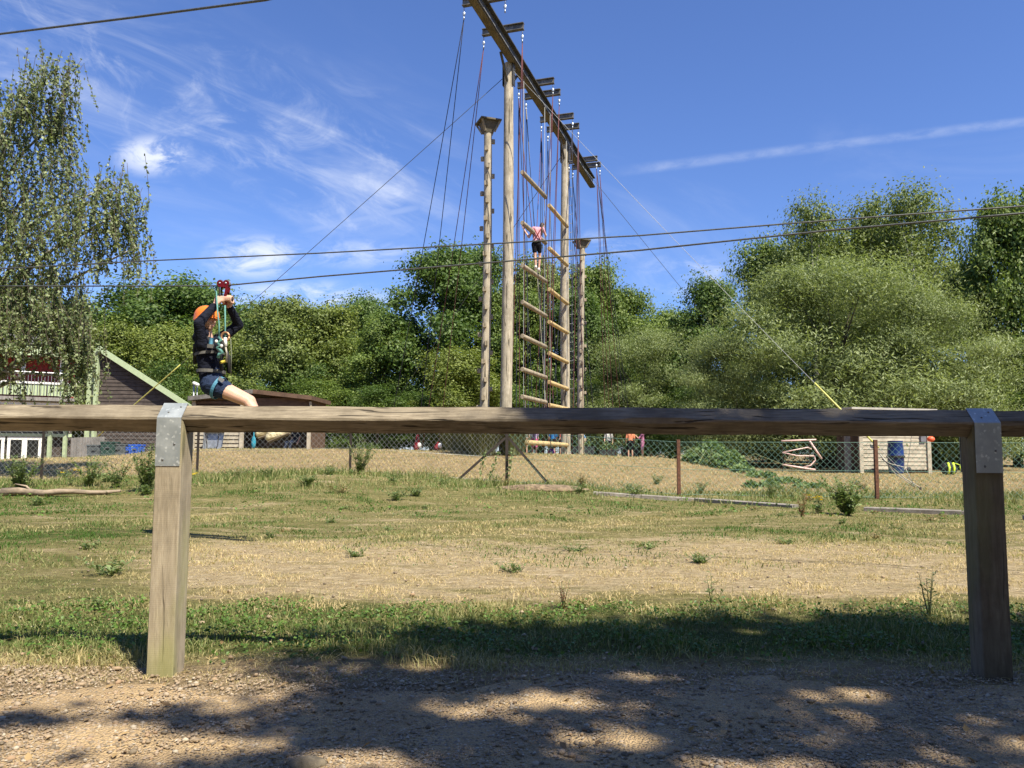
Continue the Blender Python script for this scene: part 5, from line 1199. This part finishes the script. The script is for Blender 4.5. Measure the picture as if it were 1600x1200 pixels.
def pipes():
    Yp = 24.5; A = lambda x, y, dy=0: at(x, y, Yp + dy); b = on(1253, Yp); rt = thing('pipe_run', 'pink and white pipe marble run on a stand beside the willow', 'pipe run', b)
    for nm, pts, r_ in (('pipe', [A(1221, 689), A(1275, 687)], .025), ('pipe', [A(1265, 689), A(1284, 717, -.1)], .03), ('pipe', [A(1222, 707), A(1262, 699)], .018), ('pipe', [A(1222, 707), A(1245, 712), A(1273, 712.5)], .018), ('pipe', [A(1273, 712), A(1274, 719), A(1267, 727), A(1255, 730)], .022), ('pipe', [A(1222, 726), A(1250, 730.5), A(1274, 734)], .03), ('pipe', [A(1262, 699), A(1268, 702)], .02)):
        MB().tube(pts, r_, 8).build(nm, M_PINK, rt, smooth=True)
    for x in (1222, 1264, 1273): p0 = on(x, Yp); MB().tube([p0 - Vector((0, 0, .1)), A(x, 687)], .012, 6).build('stand', M_IRON, rt)
pipes()
M_TUB = simple('black_tub_plastic', (0.045, 0.05, 0.055), 0.6, var=.2)
for px, w_, h_, lab in ((911, 1.05, .46, 'largest dark planter tub behind the bank crest'), (950, .85, .36, 'middle dark planter tub behind the bank crest'), (984, .75, .44, 'dark planter tub behind the person in orange')):
    b = on(px, 36.5); rt = thing('planter_tub', lab, 'planter', b); d = .5
    MB().loft([[b + Vector((x * w_ * .45, y * d * .45, -.05)) for x, y in ((-1, -1), (1, -1), (1, 1), (-1, 1))], [b + Vector((x * w_ * .5, y * d * .5, h_)) for x, y in ((-1, -1), (1, -1), (1, 1), (-1, 1))]]).build('tub', M_TUB, rt)
    MB().box(b + Vector((0, 0, h_ + .02)), (w_ * 1.06, d * 1.06, .04)).build('rim', M_TUB, rt)
    r = np.random.default_rng(int(px)); n = 220; C = r.normal(size=(n, 3)) * np.array([[w_ * .25, .13, .14]]) + np.array([[0, 0, h_ + .16]])
    V, T = leaf_arrays(r, C, r.normal(size=(n, 3)) + np.array([[0, -.3, .8]]), .1, .06); link('plant', np_mesh('plant', V, T, M_WEED, np.repeat(r.uniform(0, 1, n), 4)), rt)
# pink flower and red rope bag at the end of the belay ropes
for px, lab in ((651, 'red rope bag hanging low on the dark ropes'), (683, 'small red rope bag on the far belay rope')):
    b = on(px, 26.9); rt = thing('rope_bag', lab, 'bag', b); MB().cap(b + Vector((0, 0, .12)), b + Vector((.03, 0, .5 if px < 660 else .25)), .11, .05).build('sack', simple('red_sack', (0.33, 0.03, 0.04), 0.8, var=.2), rt, smooth=True); MB().ell(b + Vector((.1, -.08, .18)), (.07, .06, .09)).build('pouch', M_WHITE, rt, smooth=True)
# camera pole beside the gable
b = on(302, 31.5); tp = at(303, 597, 31.5); rt = thing('camera_pole', 'thin metal pole with a white camera beside the gable', 'pole', b); MB().tube([b, tp], .035, 8).build('pole', M_METAL, rt, smooth=True); MB().tube([b + Vector((.16, 0, 0)), at(308, 600, 31.5)], .025, 8).build('pole', M_METAL, rt, smooth=True); MB().cap(tp + Vector((.05, -.1, -.05)), tp + Vector((.22, -.15, -.12)), .065, .065).build('camera', M_WHITE, rt, smooth=True)
# ------------------------------------------------------------------ people
def skin_mat(name, c):
    m, t, p = base_mat(name)
    n = t.noise(t.new('ShaderNodeTexCoord').outputs['Object'], 12, 4, 0.6)
    t.put(p.inputs['Base Color'], t.mix(t.smooth(n, .3, .7), tuple(x * .86 for x in c), c)); p.inputs['Roughness'].default_value = 0.55
    p.inputs['Subsurface Weight'].default_value = 0.12; p.inputs['Subsurface Radius'].default_value = (0.02, 0.008, 0.004)
    MATS[name] = m; return m
M_SKIN = skin_mat('skin', (0.60, 0.36, 0.26)); M_SKIN2 = skin_mat('tanned_skin', (0.47, 0.27, 0.18))
def fold_cloth(name, c, var):
    if name in MATS: return MATS[name]
    m, t, p = base_mat(name); co = t.new('ShaderNodeTexCoord').outputs['Object']
    f = t.noise(t.mapping(co, (1, 1, 2.0)), 13, 3, 0.5, 1.5); n = t.noise(co, 40, 4, 0.6)
    t.put(p.inputs['Base Color'], t.mix(t.smooth(n, .3, .7), tuple(x * (1 - 2 * var) for x in c), c)); p.inputs['Roughness'].default_value = 0.9; p.inputs['Specular IOR Level'].default_value = 0.15
    b = t.new('ShaderNodeBump'); b.inputs['Strength'].default_value = 0.9; b.inputs['Distance'].default_value = 0.02
    t.put(b.inputs['Height'], f); t.put(p.inputs['Normal'], b.outputs[0]); MATS[name] = m; return m
def cloth(name, c, var=0.18): return fold_cloth('cloth_' + name, c, var)
def remesh(mb, name, voxel, mat, parent, it=3):
    me = mb.mesh(name, OFF.get(parent, Vector())); ob = bpy.data.objects.new('tmp', me); COL.objects.link(ob)
    md = ob.modifiers.new('r', 'REMESH'); md.mode = 'VOXEL'; md.voxel_size = voxel
    dg = bpy.context.evaluated_depsgraph_get(); dg.update()
    new = bpy.data.meshes.new_from_object(ob.evaluated_get(dg)); bpy.data.objects.remove(ob)
    b = bmesh.new(); b.from_mesh(new)
    for _ in range(it): bmesh.ops.smooth_vert(b, verts=b.verts, factor=0.5, use_axis_x=True, use_axis_y=True, use_axis_z=True)
    b.to_mesh(new); b.free(); new.name = name; new.materials.clear(); new.materials.append(mat)
    new.polygons.foreach_set('use_smooth', [True] * len(new.polygons))
    return link(name, new, parent)
V3 = Vector
def frame(f, up=V3((0, 0, 1))):
    f = V3(f).normalized(); s = f.cross(V3(up)).normalized(); u_ = s.cross(f).normalized()
    return Matrix((s, f, u_)).transposed()          # columns: side, forward, up
def hand(m, w_, d, n, s, curl=0.5, side=1):
    """palm, four unequal bent fingers and a thumb from the side of the palm; n is the palm's facing"""
    d = V3(d).normalized(); n = V3(n); n = (n - d * n.dot(d)).normalized(); sd = d.cross(n) * side
    pe_ = V3(w_) + d * .075 * s
    for q in (-.026, -.009, .009, .026): m.cap(V3(w_) + sd * q * .6 * s + d * .01 * s, pe_ + sd * q * s, .014 * s, .0125 * s, 8)
    for q, L in ((-.028, .062), (-.0095, .074), (.0095, .07), (.028, .055)):
        p = pe_ + sd * q * s; dd = d.copy()
        for k, fr in enumerate((.42, .32, .26)):
            dd = (dd * math.cos(curl * .8) + n * math.sin(curl * .8)).normalized(); e = p + dd * L * fr * s * 1.05; m.cap(p, e, .0092 * s - .0006 * k, .0085 * s - .0006 * k, 7); p = e
    t0 = V3(w_) + d * .022 * s - sd * .03 * s; t1 = t0 + (d * .6 - sd * .65 + n * .35).normalized() * .036 * s; t2 = t1 + (d * .8 - sd * .1 + n * .5).normalized() * .032 * s
    m.cap(t0, t1, .0125 * s, .0105 * s, 7); m.cap(t1, t2, .0105 * s, .0085 * s, 7)
def head_parts(m, c, f, up, s):
    R = frame(f, up); P = lambda x, y, z: V3(c) + R @ V3((x * s, y * s, z * s))
    m.ell(P(0, -.008, .03), (.073 * s, .09 * s, .083 * s), R, 16, 12); m.ell(P(0, .02, -.025), (.062 * s, .072 * s, .082 * s), R, 16, 12); m.ell(P(0, .058, -.088), (.028 * s, .024 * s, .022 * s), R)
    m.cap(P(0, .084, .012), P(0, .107, -.026), .008 * s, .0135 * s, 8); m.ell(P(0, .092, -.034), (.017 * s, .012 * s, .009 * s), R)
    for x in (-1, 1):
        m.ell(P(x * .026, .066, .030), (.03 * s, .014 * s, .014 * s), R); m.ell(P(x * .034, .052, -.03), (.03 * s, .026 * s, .036 * s), R); m.ell(P(x * .074, -.004, -.012), (.012 * s, .022 * s, .033 * s), R)
    m.ell(P(0, .083, -.062), (.024 * s, .011 * s, .006 * s), R); m.ell(P(0, .08, -.073), (.021 * s, .011 * s, .007 * s), R)
    return R, P
def person(root, J, s, skin, top=None, bottom=None, shoes=None, hair=None, voxel=.011, sleeve=1.0, leg_to=.45, hands=None, top_mat=None, fat=1.0, skirt=False):
    """one continuous body from the joint positions J, with its clothes as children"""
    m = MB(); ax = (J['shR'] - J['shL']).normalized(); hx = (J['hipR'] - J['hipL']).normalized()
    pel = (J['hipL'] + J['hipR']) / 2; ch = (J['shL'] + J['shR']) / 2; waist = pel.lerp(ch, .42)
    def torso(mm, g_, lo=True):
        for k in (-1, 1):
            mm.cap(pel + hx * .05 * s * k, waist + ax * .045 * s * k, .095 * s * fat + g_, .088 * s * fat + g_, 12); mm.cap(waist + ax * .045 * s * k, ch + ax * .062 * s * k - (ch - pel).normalized() * .07 * s, .088 * s * fat + g_, .092 * s * fat + g_, 12)
        mm.cap(J['shL'], J['shR'], .056 * s + g_, .056 * s + g_, 10)
    def arm(mm, k, g_, to=1.0):
        a, b, c = J['sh' + k], J['el' + k], J['wr' + k]; mm.cap(a, a.lerp(b, min(1, to * 2)), .05 * s + g_, .039 * s + g_)
        if to > .5: mm.cap(b, b.lerp(c, (to - .5) * 2), .039 * s + g_, .03 * s + g_ - .005 * s * (to - .5))
    def leg(mm, k, g_, to=1.0):
        a, b, c = J['hip' + k], J['kn' + k], J['an' + k]; q = min(1, to * 2); mm.cap(a, a.lerp(b, q), .084 * s * fat + g_, (.084 - .03 * q) * s + g_, 12)
        if to > .5:
            bk = (a - b).cross(c - b); cf = b.lerp(c, .33); mm.cap(b, cf, .051 * s + g_, .052 * s + g_); mm.cap(cf, c, .052 * s + g_, .034 * s + g_)
    def foot(mm, k, g_):
        an = J['an' + k]; d = J['toe' + k].normalized(); dn = (an - J['kn' + k]).normalized(); dn = (dn - d * dn.dot(d)).normalized()
        hl = an + dn * .045 * s - d * .035 * s; mm.cap(hl, an + dn * .05 * s + d * .07 * s, .032 * s + g_, .034 * s + g_); mm.cap(an + dn * .052 * s + d * .06 * s, an + dn * .058 * s + d * .145 * s, .034 * s + g_, .026 * s + g_); mm.cap(an, an + dn * .04 * s, .036 * s + g_, .036 * s + g_)
    torso(m, 0); 
    for k in 'LR': arm(m, k, 0); leg(m, k, 0); foot(m, k, 0)
    m.cap(ch, J['head'] - V3(J['hup']).normalized() * .06 * s, .05 * s, .046 * s); R, P = head_parts(m, J['head'], J['hf'], J['hup'], s)
    for k, sg in (('L', 1), ('R', -1)):
        if hands and k in hands: hands[k](m)
        else:
            d = (J['wr' + k] - J['el' + k]); hand(m, J['wr' + k], d, J.get('palm' + k, -R.col[1] * 0.2 + ax * (1 if k == 'L' else -1)), s, .45, sg)
    body = remesh(m, 'body', voxel, skin, root, 2)
    if top is not None:
        m = MB(); torso(m, .013 * s)
        for k in 'LR': arm(m, k, .012 * s, sleeve)
        remesh(m, 'shirt', max(voxel, .01), top, root, 2)
    if bottom is not None:
        m = MB()
        for k in 'LR': leg(m, k, .016 * s, leg_to); m.cap(pel + hx * .05 * s * (1 if k == 'R' else -1), pel.lerp(waist, .6) + hx * .045 * s * (1 if k == 'R' else -1), .112 * s * fat, .103 * s * fat, 12)
        if skirt: m.cap(pel, (J['knL'] + J['knR']) / 2 * .55 + pel * .45, .13 * s, .17 * s)
        remesh(m, 'shorts', max(voxel, .01), bottom, root, 2)
    if shoes is not None:
        for k in 'LR':
            m = MB(); foot(m, k, .011 * s); sh_ = remesh(m, 'shoe', max(voxel, .009), shoes, root, 2)
            if voxel < .01:
                an = J['an' + k]; d = J['toe' + k].normalized(); dn = (an - J['kn' + k]).normalized(); dn = (dn - d * dn.dot(d)).normalized()
                c0 = an + dn * .088 * s; MB().beam(c0 - d * .06 * s, c0 + d * .16 * s, .07 * s, .014 * s, dn, ch=.005).build('sole', simple('worn_sole', (0.16, 0.13, 0.10), 0.8), sh_)
                cc = an + dn * .01 * s; m = MB(); m.cap(cc - dn * .05 * s, cc, .041 * s, .043 * s); remesh(m, 'sock', .009, cloth('grey_sock', (0.30, 0.29, 0.27)), root, 2)
    if hair is not None:
        m = MB(); m.ell(P(0, -.022, .045), (.083 * s, .092 * s, .082 * s), R, 14, 10); m.ell(P(0, -.055, -.01), (.07 * s, .05 * s, .08 * s), R, 14, 10)
        remesh(m, 'hair', .01, hair, root, 2)
    M_EYE = simple('eye', (0.03, 0.02, 0.018), 0.3); M_BROW = simple('brow_hair', (0.20, 0.12, 0.07), 0.7); M_LIP = simple('lips', (0.48, 0.22, 0.17), 0.5, var=.05)
    for x in (-1, 1):
        MB().ell(P(x * .031, .079, .008), (.010 * s, .004 * s, .0045 * s), R).build('eye', M_EYE, body, smooth=True); MB().cap(P(x * .016, .088, .03), P(x * .046, .074, .033), .0030 * s, .0024 * s, 6).build('eyebrow', M_BROW, body, smooth=True)
    MB().ell(P(0, .0895, -.066), (.02 * s, .007 * s, .0055 * s), R).build('mouth', M_LIP, body, smooth=True)
    return R, P
def hairm(n, c): return simple('hair_' + n, c, 0.6, var=.25, scale=30, bump=.4, stretch=(1, 1, .2))
# --- the zip wire rider
YR = 6.4; A = lambda px, py, dy=0.0: at(px, py, YR + dy)
rider = thing('person', 'child in orange helmet and dark hooded top riding the zip wire', 'person', A(331, 620))
bar_l, bar_r = A(338, 468.5), A(364, 467.5)
def grip(cx, cy, sg):
    """hand closed over the bar: palm on side sg (-1 near, +1 far), fingers over the top, thumb below"""
    def f(m):
        c = A(cx, cy); wr = J['wrR'] if sg < 0 else J['wrL']
        for q in (-.027, -.009, .009, .027): m.cap(wr.lerp(c + V3((q, .03 * sg, -.012)), .25), c + V3((q, .028 * sg, -.004)), .015, .0135, 8)
        for q, L in ((-.028, .9), (-.0095, 1.05), (.0095, 1.0), (.028, .82)):
            pts = [c + V3((q, .028 * sg, -.002)), c + V3((q, .022 * sg, .021)), c + V3((q, -.006 * sg, .029 * L)), c + V3((q * .95, -.027 * sg, .012)), c + V3((q * .9, -.024 * sg, -.012 * L))]
            for a_, b_ in zip(pts, pts[1:]): m.cap(a_, b_, .0098, .0092, 7)
        t = [c + V3((.03, .03 * sg, -.015)), c + V3((.036, .01 * sg, -.028)), c + V3((.026, -.016 * sg, -.026))]
        for a_, b_ in zip(t, t[1:]): m.cap(a_, b_, .0115, .0095, 7)
    return f
J = dict(shR=A(315, 538, -.12), shL=A(337, 534, .13), elR=A(310.5, 505, -.20), wrR=A(336, 476.5, -.05), elL=A(373, 508, .20), wrL=A(358.5, 479, .045),
         hipR=A(330, 601, -.075), hipL=A(333, 600, .075), knR=A(386, 627, -.10), knL=A(391, 626, .07), anR=A(424, 674, -.12), anL=A(409, 669, .07),
         toeR=V3((.90, -.05, .38)), toeL=V3((.92, .1, .32)), head=A(323.5, 499, -.01), hf=V3((.90, -.42, -.08)), hup=V3((.08, 0, 1)))
M_HOOD = cloth('navy_hoodie', (0.012, 0.014, 0.026)); M_SHORTS = cloth('navy_shorts', (0.025, 0.04, 0.085)); M_CREAM = cloth('cream_shoe', (0.70, 0.62, 0.42), .08)
HR, HP = person(rider, J, .83, M_SKIN, M_HOOD, M_SHORTS, M_CREAM, hairm('brown', (0.10, 0.055, 0.03)), .0065, .95, .15, {'R': grip(344, 468.5, -1), 'L': grip(357, 468, 1)})
m = MB()   # hood bunched behind the neck
hc = A(314, 526); m.ell(hc, (.07, .10, .05), Matrix.Rotation(rad(-35), 3, 'Y')); m.cap(A(318, 521, -.08), A(318, 521, .1), .045, .045); remesh(m, 'hood', .009, M_HOOD, rider)
# helmet
M_HELM = simple('orange_shell', (0.80, 0.20, 0.025), 0.35, var=.05); M_BLK = simple('black_webbing', (0.02, 0.02, 0.022), 0.8); M_GWEB = simple('grey_webbing', (0.12, 0.115, 0.105), 0.8, var=.1, scale=40); M_TEAL = simple('teal_rope', (0.12, 0.30, 0.27), 0.75, var=.15, scale=60); M_LBL = simple('light_blue_webbing', (0.07, 0.23, 0.34), 0.7)
n = 28; rings = []
HPs = lambda x, y, z: HP(x, y, z)
for k in range(9):
    th = math.pi / 2 * k / 8; rr_ = max(math.cos(th), .03) ** .85; rings.append([HPs(math.cos(6.2832 * j / n) * .106 * rr_, math.sin(6.2832 * j / n) * .136 * rr_ - .008, .028 + .108 * math.sin(th)) for j in range(n)])
low = [HPs(math.cos(6.2832 * j / n) * .110, math.sin(6.2832 * j / n) * .140 - .008, .010 - (.03 if math.sin(6.2832 * j / n) < -.2 else 0)) for j in range(n)]
hel = MB().loft([low] + rings).build('helmet', M_HELM, rider, auto=50)
pk = MB(); pr = []
for q in (-1, -.5, 0, .5, 1): pr.append([HPs(q * .085, .085 + .052 * (1 - q * q), .022), HPs(q * .085, .085 + .052 * (1 - q * q), .03), HPs(q * .08, .07, .045), HPs(q * .08, .07, .03)])
pk.loft(pr).build('peak', M_HELM, hel)
for q in (-.045, 0, .045): MB().cap(HPs(q, -.07, .122 - abs(q) * .3), HPs(q, .05, .125 - abs(q) * .3), .006, .006, 6).build('ridge', M_HELM, hel, smooth=True)
for x in (-1, 1): MB().tube([HPs(x * .09, .01, .01), HPs(x * .074, .012, -.06), HPs(x * .03, .04, -.118), HPs(0, .042, -.122)], .004, 5).build('chin_strap', M_BLK, hel)
# harness
def loop(c, R, rx, ry, w_, th, mat, name, par, a0=0, a1=6.2832, n=28):
    rg = []; cl_ = abs(a1 - a0 - 6.2832) < .01
    for j in range(n + 1):
        a = a0 + (a1 - a0) * j / n; d = V3((math.cos(a), math.sin(a), 0))
        rg.append([V3(c) + R @ V3((d.x * (rx + o), d.y * (ry + o), z)) for o, z in ((0, -w_ / 2), (th, -w_ / 2), (th, w_ / 2), (0, w_ / 2))])
    return MB().loft(rg, not cl_).build(name, mat, par)
pel = (J['hipL'] + J['hipR']) / 2; chs = (J['shL'] + J['shR']) / 2; tdir = (chs - pel).normalized(); TR = Matrix((V3((tdir.z, 0, -tdir.x)), V3((0, 1, 0)), tdir)).transposed()
har = loop(pel.lerp(chs, .30), TR @ Matrix.Rotation(rad(8), 3, 'Y'), .103, .142, .026, .005, M_GWEB, 'harness', rider)
loop(pel.lerp(chs, .72), TR, .105, .145, .022, .005, M_GWEB, 'chest_strap', har)
MB().box(A(331, 541, -.172), (.07, .012, .03), Matrix.Rotation(rad(5), 3, 'Y')).build('buckle', M_GWEB, har)
for k in 'RL':
    h_, kn = J['hip' + k], J['kn' + k]; d = (kn - h_).normalized(); Rl = frame(d); RR = Matrix((Rl.col[0], Rl.col[2], Rl.col[1])).transposed()
    loop(h_.lerp(kn, .20), RR, .090, .090, .026, .005, M_LBL if k == 'R' else M_BLK, 'leg_loop', har)
    sh = J['sh' + k]; yo = -.14 if k == 'R' else .14
    MB().tube([pel.lerp(chs, .30) + V3((.115, yo * .6, 0)), pel.lerp(chs, .72) + V3((.12, yo * .7, 0)), sh + V3((.03, -yo * .2, .062)), sh + V3((-.07, -yo * .25, .0)), pel.lerp(chs, .5) + V3((-.13, 0, 0))], .014, 6).build('shoulder_strap', M_BLK, har, smooth=True)
MB().box(J['hipR'].lerp(J['knR'], .2) + V3((.05, -.082, .06)), (.045, .012, .03), Matrix.Rotation(rad(35), 3, 'Y')).build('buckle', M_METAL, har)
MB().tube([A(329, 541, -.155), A(331, 528, -.15)], .016, 6).build('chest_badge', M_LBL, har)
MB().cap(A(346, 566, -.12), A(352, 564, -.1), .012, .012).build('tie_loop', simple('yellow_webbing', (0.60, 0.48, 0.06), 0.7), har, smooth=True)
# trolley on the wire
M_TROL = simple('red_anodised', (0.20, 0.014, 0.025), 0.35, 0.4, var=.1)
tc = A(350, 446); trl = thing('zip_trolley', 'red twin wheel zip trolley with a handle bar held by the rider', 'trolley', tc)
for sg in (-1, 1):
    m = MB(); y = .024 * sg; prof = []
    for cx_ in (345.3, 354.8):
        c_ = A(cx_, 443.5); MB().tube([c_ + V3((0, y - .004, 0)), c_ + V3((0, y + .004, 0))], .026, 14).build('side_plate', M_TROL, trl)
        MB().ell(c_ + V3((0, y + .007 * sg, 0)), (.008, .005, .008)).build('axle_bolt', M_PULLEY, trl, smooth=True)
    MB().box(A(350, 446.5) + V3((0, y + .0012 * sg, 0)), (.07, .008, .03)).build('side_plate', M_TROL, trl)
    MB().beam(A(344, 448) + V3((0, y, 0)), A(345.5, 467) + V3((0, y, 0)), .007, .012, (1, 0, 0)).build('hanger', M_IRON, trl); MB().beam(A(356.5, 448) + V3((0, y, 0)), A(352.5, 470) + V3((0, y, 0)), .009, .022, (1, 0, 0)).build('hanger', M_TROL, trl)
for cx_ in (345.3, 354.8): c_ = A(cx_, 442.2); MB().tube([c_ + V3((0, -.016, 0)), c_ + V3((0, 0, 0)), c_ + V3((0, .016, 0))], [.026, .02, .026], 16).build('wheel', M_PULLEY, trl, auto=40)
MB().tube([bar_l, bar_r], .012, 10).build('handle_bar', M_IRON, trl, smooth=True)
MB().tube([A(352, 466), A(352, 477)], .013, 8).build('swivel', M_TROL, trl, smooth=True)
# lanyards
o = thing('lanyard', 'straight teal rope from the trolley down to the rider harness', 'rope', A(352, 552, -.1)); MB().tube([A(351.5, 474), A(351.8, 500, -.05), A(352, 528, -.11)], .0065, 8).build('rope', M_TEAL, o, smooth=True); MB().tube([A(352, 528, -.11), A(352.5, 541, -.12)], .014, 8).build('sleeve', M_WHITE, o, smooth=True); MB().tube([A(352.5, 541, -.12), A(354, 552, -.12), A(354, 566, -.11)], .007, 6).build('tail', M_ROPE_W, o, smooth=True)
MB().tube([A(352, 526, -.11) + V3((math.cos(a) * .032, 0, math.sin(a) * .036)) for a in np.linspace(0, 6.28, 15)], .008, 6).build('karabiner', simple('orange_alloy', (0.62, 0.33, 0.17), 0.4, .5), o, smooth=True)
o = thing('lanyard', 'slack teal rope with a big knot hanging from the trolley to the rider chest', 'rope', A(342, 540, -.15)); MB().tube([A(339, 441), A(338, 455), A(339, 470, -.12), A(340, 488, -.16), A(342.5, 508, -.17), A(342, 528, -.17)], .0065, 8).build('rope', M_TEAL, o, smooth=True)
kn_ = [A(342, 527, -.17), A(346, 531, -.19), A(340, 536, -.17), A(345, 540, -.2), A(339.5, 543, -.18), A(344, 547, -.2), A(348, 551, -.18), A(343, 552, -.19), A(340.5, 559, -.18)]
MB().tube(kn_, .013, 8).build('knot', M_TEAL, o, smooth=True)
for px, py in ((338, 533.5), (346, 540.5)): MB().ell(A(px, py, -.2), (.012, .012, .014)).build('rope_end', M_WHITE, o, smooth=True)
o = MB().tube([A(351, 527, -.11), A(356, 523, -.1), A(360.5, 531, -.1), A(361.5, 555, -.1), A(361, 587, -.1)], .004, 6).build('tether', simple('grey_green_cord', (0.22, 0.24, 0.17), 0.8), None, tuple(A(361, 587, -.1)), smooth=True); props(o, 'thin grey green cord looping down beside the rider', 'rope')
# --- the climbing girl
YG = 23.45; A = lambda px, py, dy=0.0: at(px, py, YG + dy)
girl = thing('person', 'girl in pink top and black shorts climbing the grey log ladder', 'person', A(839, 424))
J = dict(shL=A(833.5, 357), shR=A(848, 358), elL=A(826.5, 371, -.1), wrL=A(817, 356, -.05), elR=A(853, 368, .08), wrR=A(846, 356, .32), hipL=A(834.5, 382, -.05), hipR=A(842.5, 382, -.05),
         knL=A(836, 399, -.02), knR=A(843.5, 399, .06), anL=A(837, 416, -.03), anR=A(842, 419.5, .08), toeL=V3((-.2, .95, -.1)), toeR=V3((.3, .9, -.1)), head=A(847, 353.5, .06), hf=V3((.25, .8, -.5)), hup=V3((.1, .2, .9)))
GR, GP = person(girl, J, .86, M_SKIN, cloth('pink_top', (0.66, 0.34, 0.40), .12), cloth('black_shorts', (0.012, 0.012, 0.016)), cloth('white_shoe', (0.68, 0.62, 0.58), .08), hairm('dark_brown', (0.055, 0.03, 0.02)), .012, .22, .32)
m = MB(); m.cap(GP(0, -.09, .03), A(847, 361, -.1), .03, .035); m.cap(A(847, 361, -.1), A(846, 368, -.12), .035, .015); remesh(m, 'ponytail', .01, MATS['hair_dark_brown'], girl)
MB().tube([A(832, 376, -.13), A(838, 378, -.17), A(845, 376, -.13)], .022, 6).build('harness_belt', M_BLK, girl, smooth=True)
for a_, b_ in (((834, 376), (846, 356)), ((845, 376), (834, 356))): MB().tube([A(*a_, -.13), A((a_[0] + b_[0]) / 2, 366, -.16), A(*b_, -.1)], .014, 6).build('harness_strap', cloth('harness_red', (0.28, 0.06, 0.05)), girl, smooth=True)
# --- people standing beyond the bank
def stander(label, px, Y, H, face, top, bottom, shoes, hair, leg_to=.45, sleeve=.45, arms=None, bend=0.0, skin=None, group=None, sit=False, skirt=False):
    b = on(px, Y); s = H / 1.7; R = Matrix.Rotation(face, 3, 'Z'); root = thing('person', label, 'person', b, group)
    P = lambda x, y, z: b + R @ V3((x * s, y * s, z * s))            # x to the person's right... y forward
    B = lambda x, y, z: P(x, y + math.sin(bend) * max(0, z - .9), .9 + (z - .9) * math.cos(bend)) if z > .9 else P(x, y, z)
    J = dict(shL=B(-.17, 0, 1.38), shR=B(.17, 0, 1.38), elL=B(-.23, -.02, 1.1), elR=B(.23, -.02, 1.1), wrL=B(-.23, .1, .87), wrR=B(.23, .1, .87), hipL=P(-.085, 0, .9), hipR=P(.085, 0, .9), knL=P(-.1, .03, .49), knR=P(.1, .02, .49), anL=P(-.11, 0, .09), anR=P(.11, -.02, .09),
             toeL=R @ V3((-.15, 1, -.05)), toeR=R @ V3((.15, 1, -.05)), head=B(0, .03, 1.58), hf=R @ V3((0, 1, -.1 - math.sin(bend))), hup=R @ V3((0, math.sin(bend), math.cos(bend))))
    if sit: J.update(knL=P(-.12, .42, .84), knR=P(.12, .42, .84), anL=P(-.12, .46, .42), anR=P(.14, .52, .42))
    if arms:
        for k, v_ in arms.items(): J[k] = B(*v_)
    person(root, J, s, skin or M_SKIN, top, bottom, shoes, hair, .014, sleeve, leg_to, skirt=skirt)
    if sit: root.location.z -= .40 * s
    return root
HB, HBL, HK = hairm('mid_brown', (0.14, 0.08, 0.04)), hairm('blond', (0.42, 0.30, 0.14)), hairm('black', (0.02, 0.015, 0.012))
C_ = cloth; DK = C_('dark_shoe', (0.04, 0.04, 0.045)); WS = C_('pale_shoe', (0.5, 0.48, 0.45))
stander('person in white top standing behind the low hanging log', 820, 35.5, 1.42, 2.8, C_('white', (0.72, 0.70, 0.67)), C_('tan', (0.42, 0.28, 0.2)), WS, HB)
stander('person in lavender top and pink shorts beyond the bank', 835, 36.2, 1.42, 3.5, C_('lavender', (0.55, 0.42, 0.62)), C_('hot_pink', (0.62, 0.10, 0.28)), WS, HBL)
stander('person in bright blue top beside the second tall pole', 864, 36.5, 1.4, .4, C_('blue', (0.03, 0.16, 0.42)), C_('black', (0.015, 0.015, 0.02)), DK, HK)
stander('person in red top half hidden by the second tall pole', 877, 37.2, 1.42, 1.2, C_('red', (0.42, 0.07, 0.06)), C_('black', (0.015, 0.015, 0.02)), DK, HB)
stander('person in light blue top bending over the planter tubs', 914, 37.4, 1.42, 1.9, C_('sky_blue', (0.20, 0.38, 0.66)), C_('black', (0.015, 0.015, 0.02)), DK, HB, bend=.5)
stander('person in white shirt standing between the planter tubs', 951, 37.5, 1.42, 3.0, C_('white', (0.72, 0.70, 0.67)), C_('black', (0.015, 0.015, 0.02)), DK, HK)
stander('person in orange top and black shorts seen from behind', 985, 36.0, 1.42, .1, C_('orange', (0.78, 0.30, 0.17)), C_('black', (0.015, 0.015, 0.02)), WS, HBL)
stander('person in pink dress with an arm bent beside the one in orange', 1004, 36.0, 1.40, 1.4, C_('pink', (0.62, 0.25, 0.42)), C_('pink', (0.62, 0.25, 0.42)), WS, HB, arms={'elL': (-.2, .2, 1.12), 'wrL': (-.1, .34, 1.25)})
stander('person in dark clothes with orange shoes sitting in the hut', 462, 30.9, 1.55, 2.6, C_('charcoal', (0.03, 0.035, 0.05)), C_('denim', (0.03, 0.04, 0.07)), C_('orange_shoe', (0.62, 0.18, 0.06)), HB, leg_to=.6, sit=True)
b = on(462, 31.0); o = thing('bench', 'dark bench inside the open hut', 'bench', b); MB().box(b + V3((-.3, .1, .36)), (1.9, .4, .05)).build('seat', M_BROWN, o); 
for x in (-1.1, .5): MB().box(b + V3((x, .1, .17)), (.06, .36, .34)).build('leg', M_BROWN, o)
b = on(861, 35.2); o = thing('rucksack', 'purple rucksack standing on the ground by the second tall pole', 'rucksack', b); MB().ell(b + V3((0, 0, .17)), (.17, .13, .2)).build('bag', C_('purple', (0.20, 0.03, 0.24)), o, smooth=True); MB().ell(b + V3((.02, -.11, .13)), (.11, .06, .1)).build('pocket', C_('purple', (0.20, 0.03, 0.24)), o, smooth=True); MB().tube([b + V3((-.05, 0, .34)), b + V3((0, 0, .42)), b + V3((.05, 0, .34))], .012, 6).build('handle', DK, o, smooth=True)
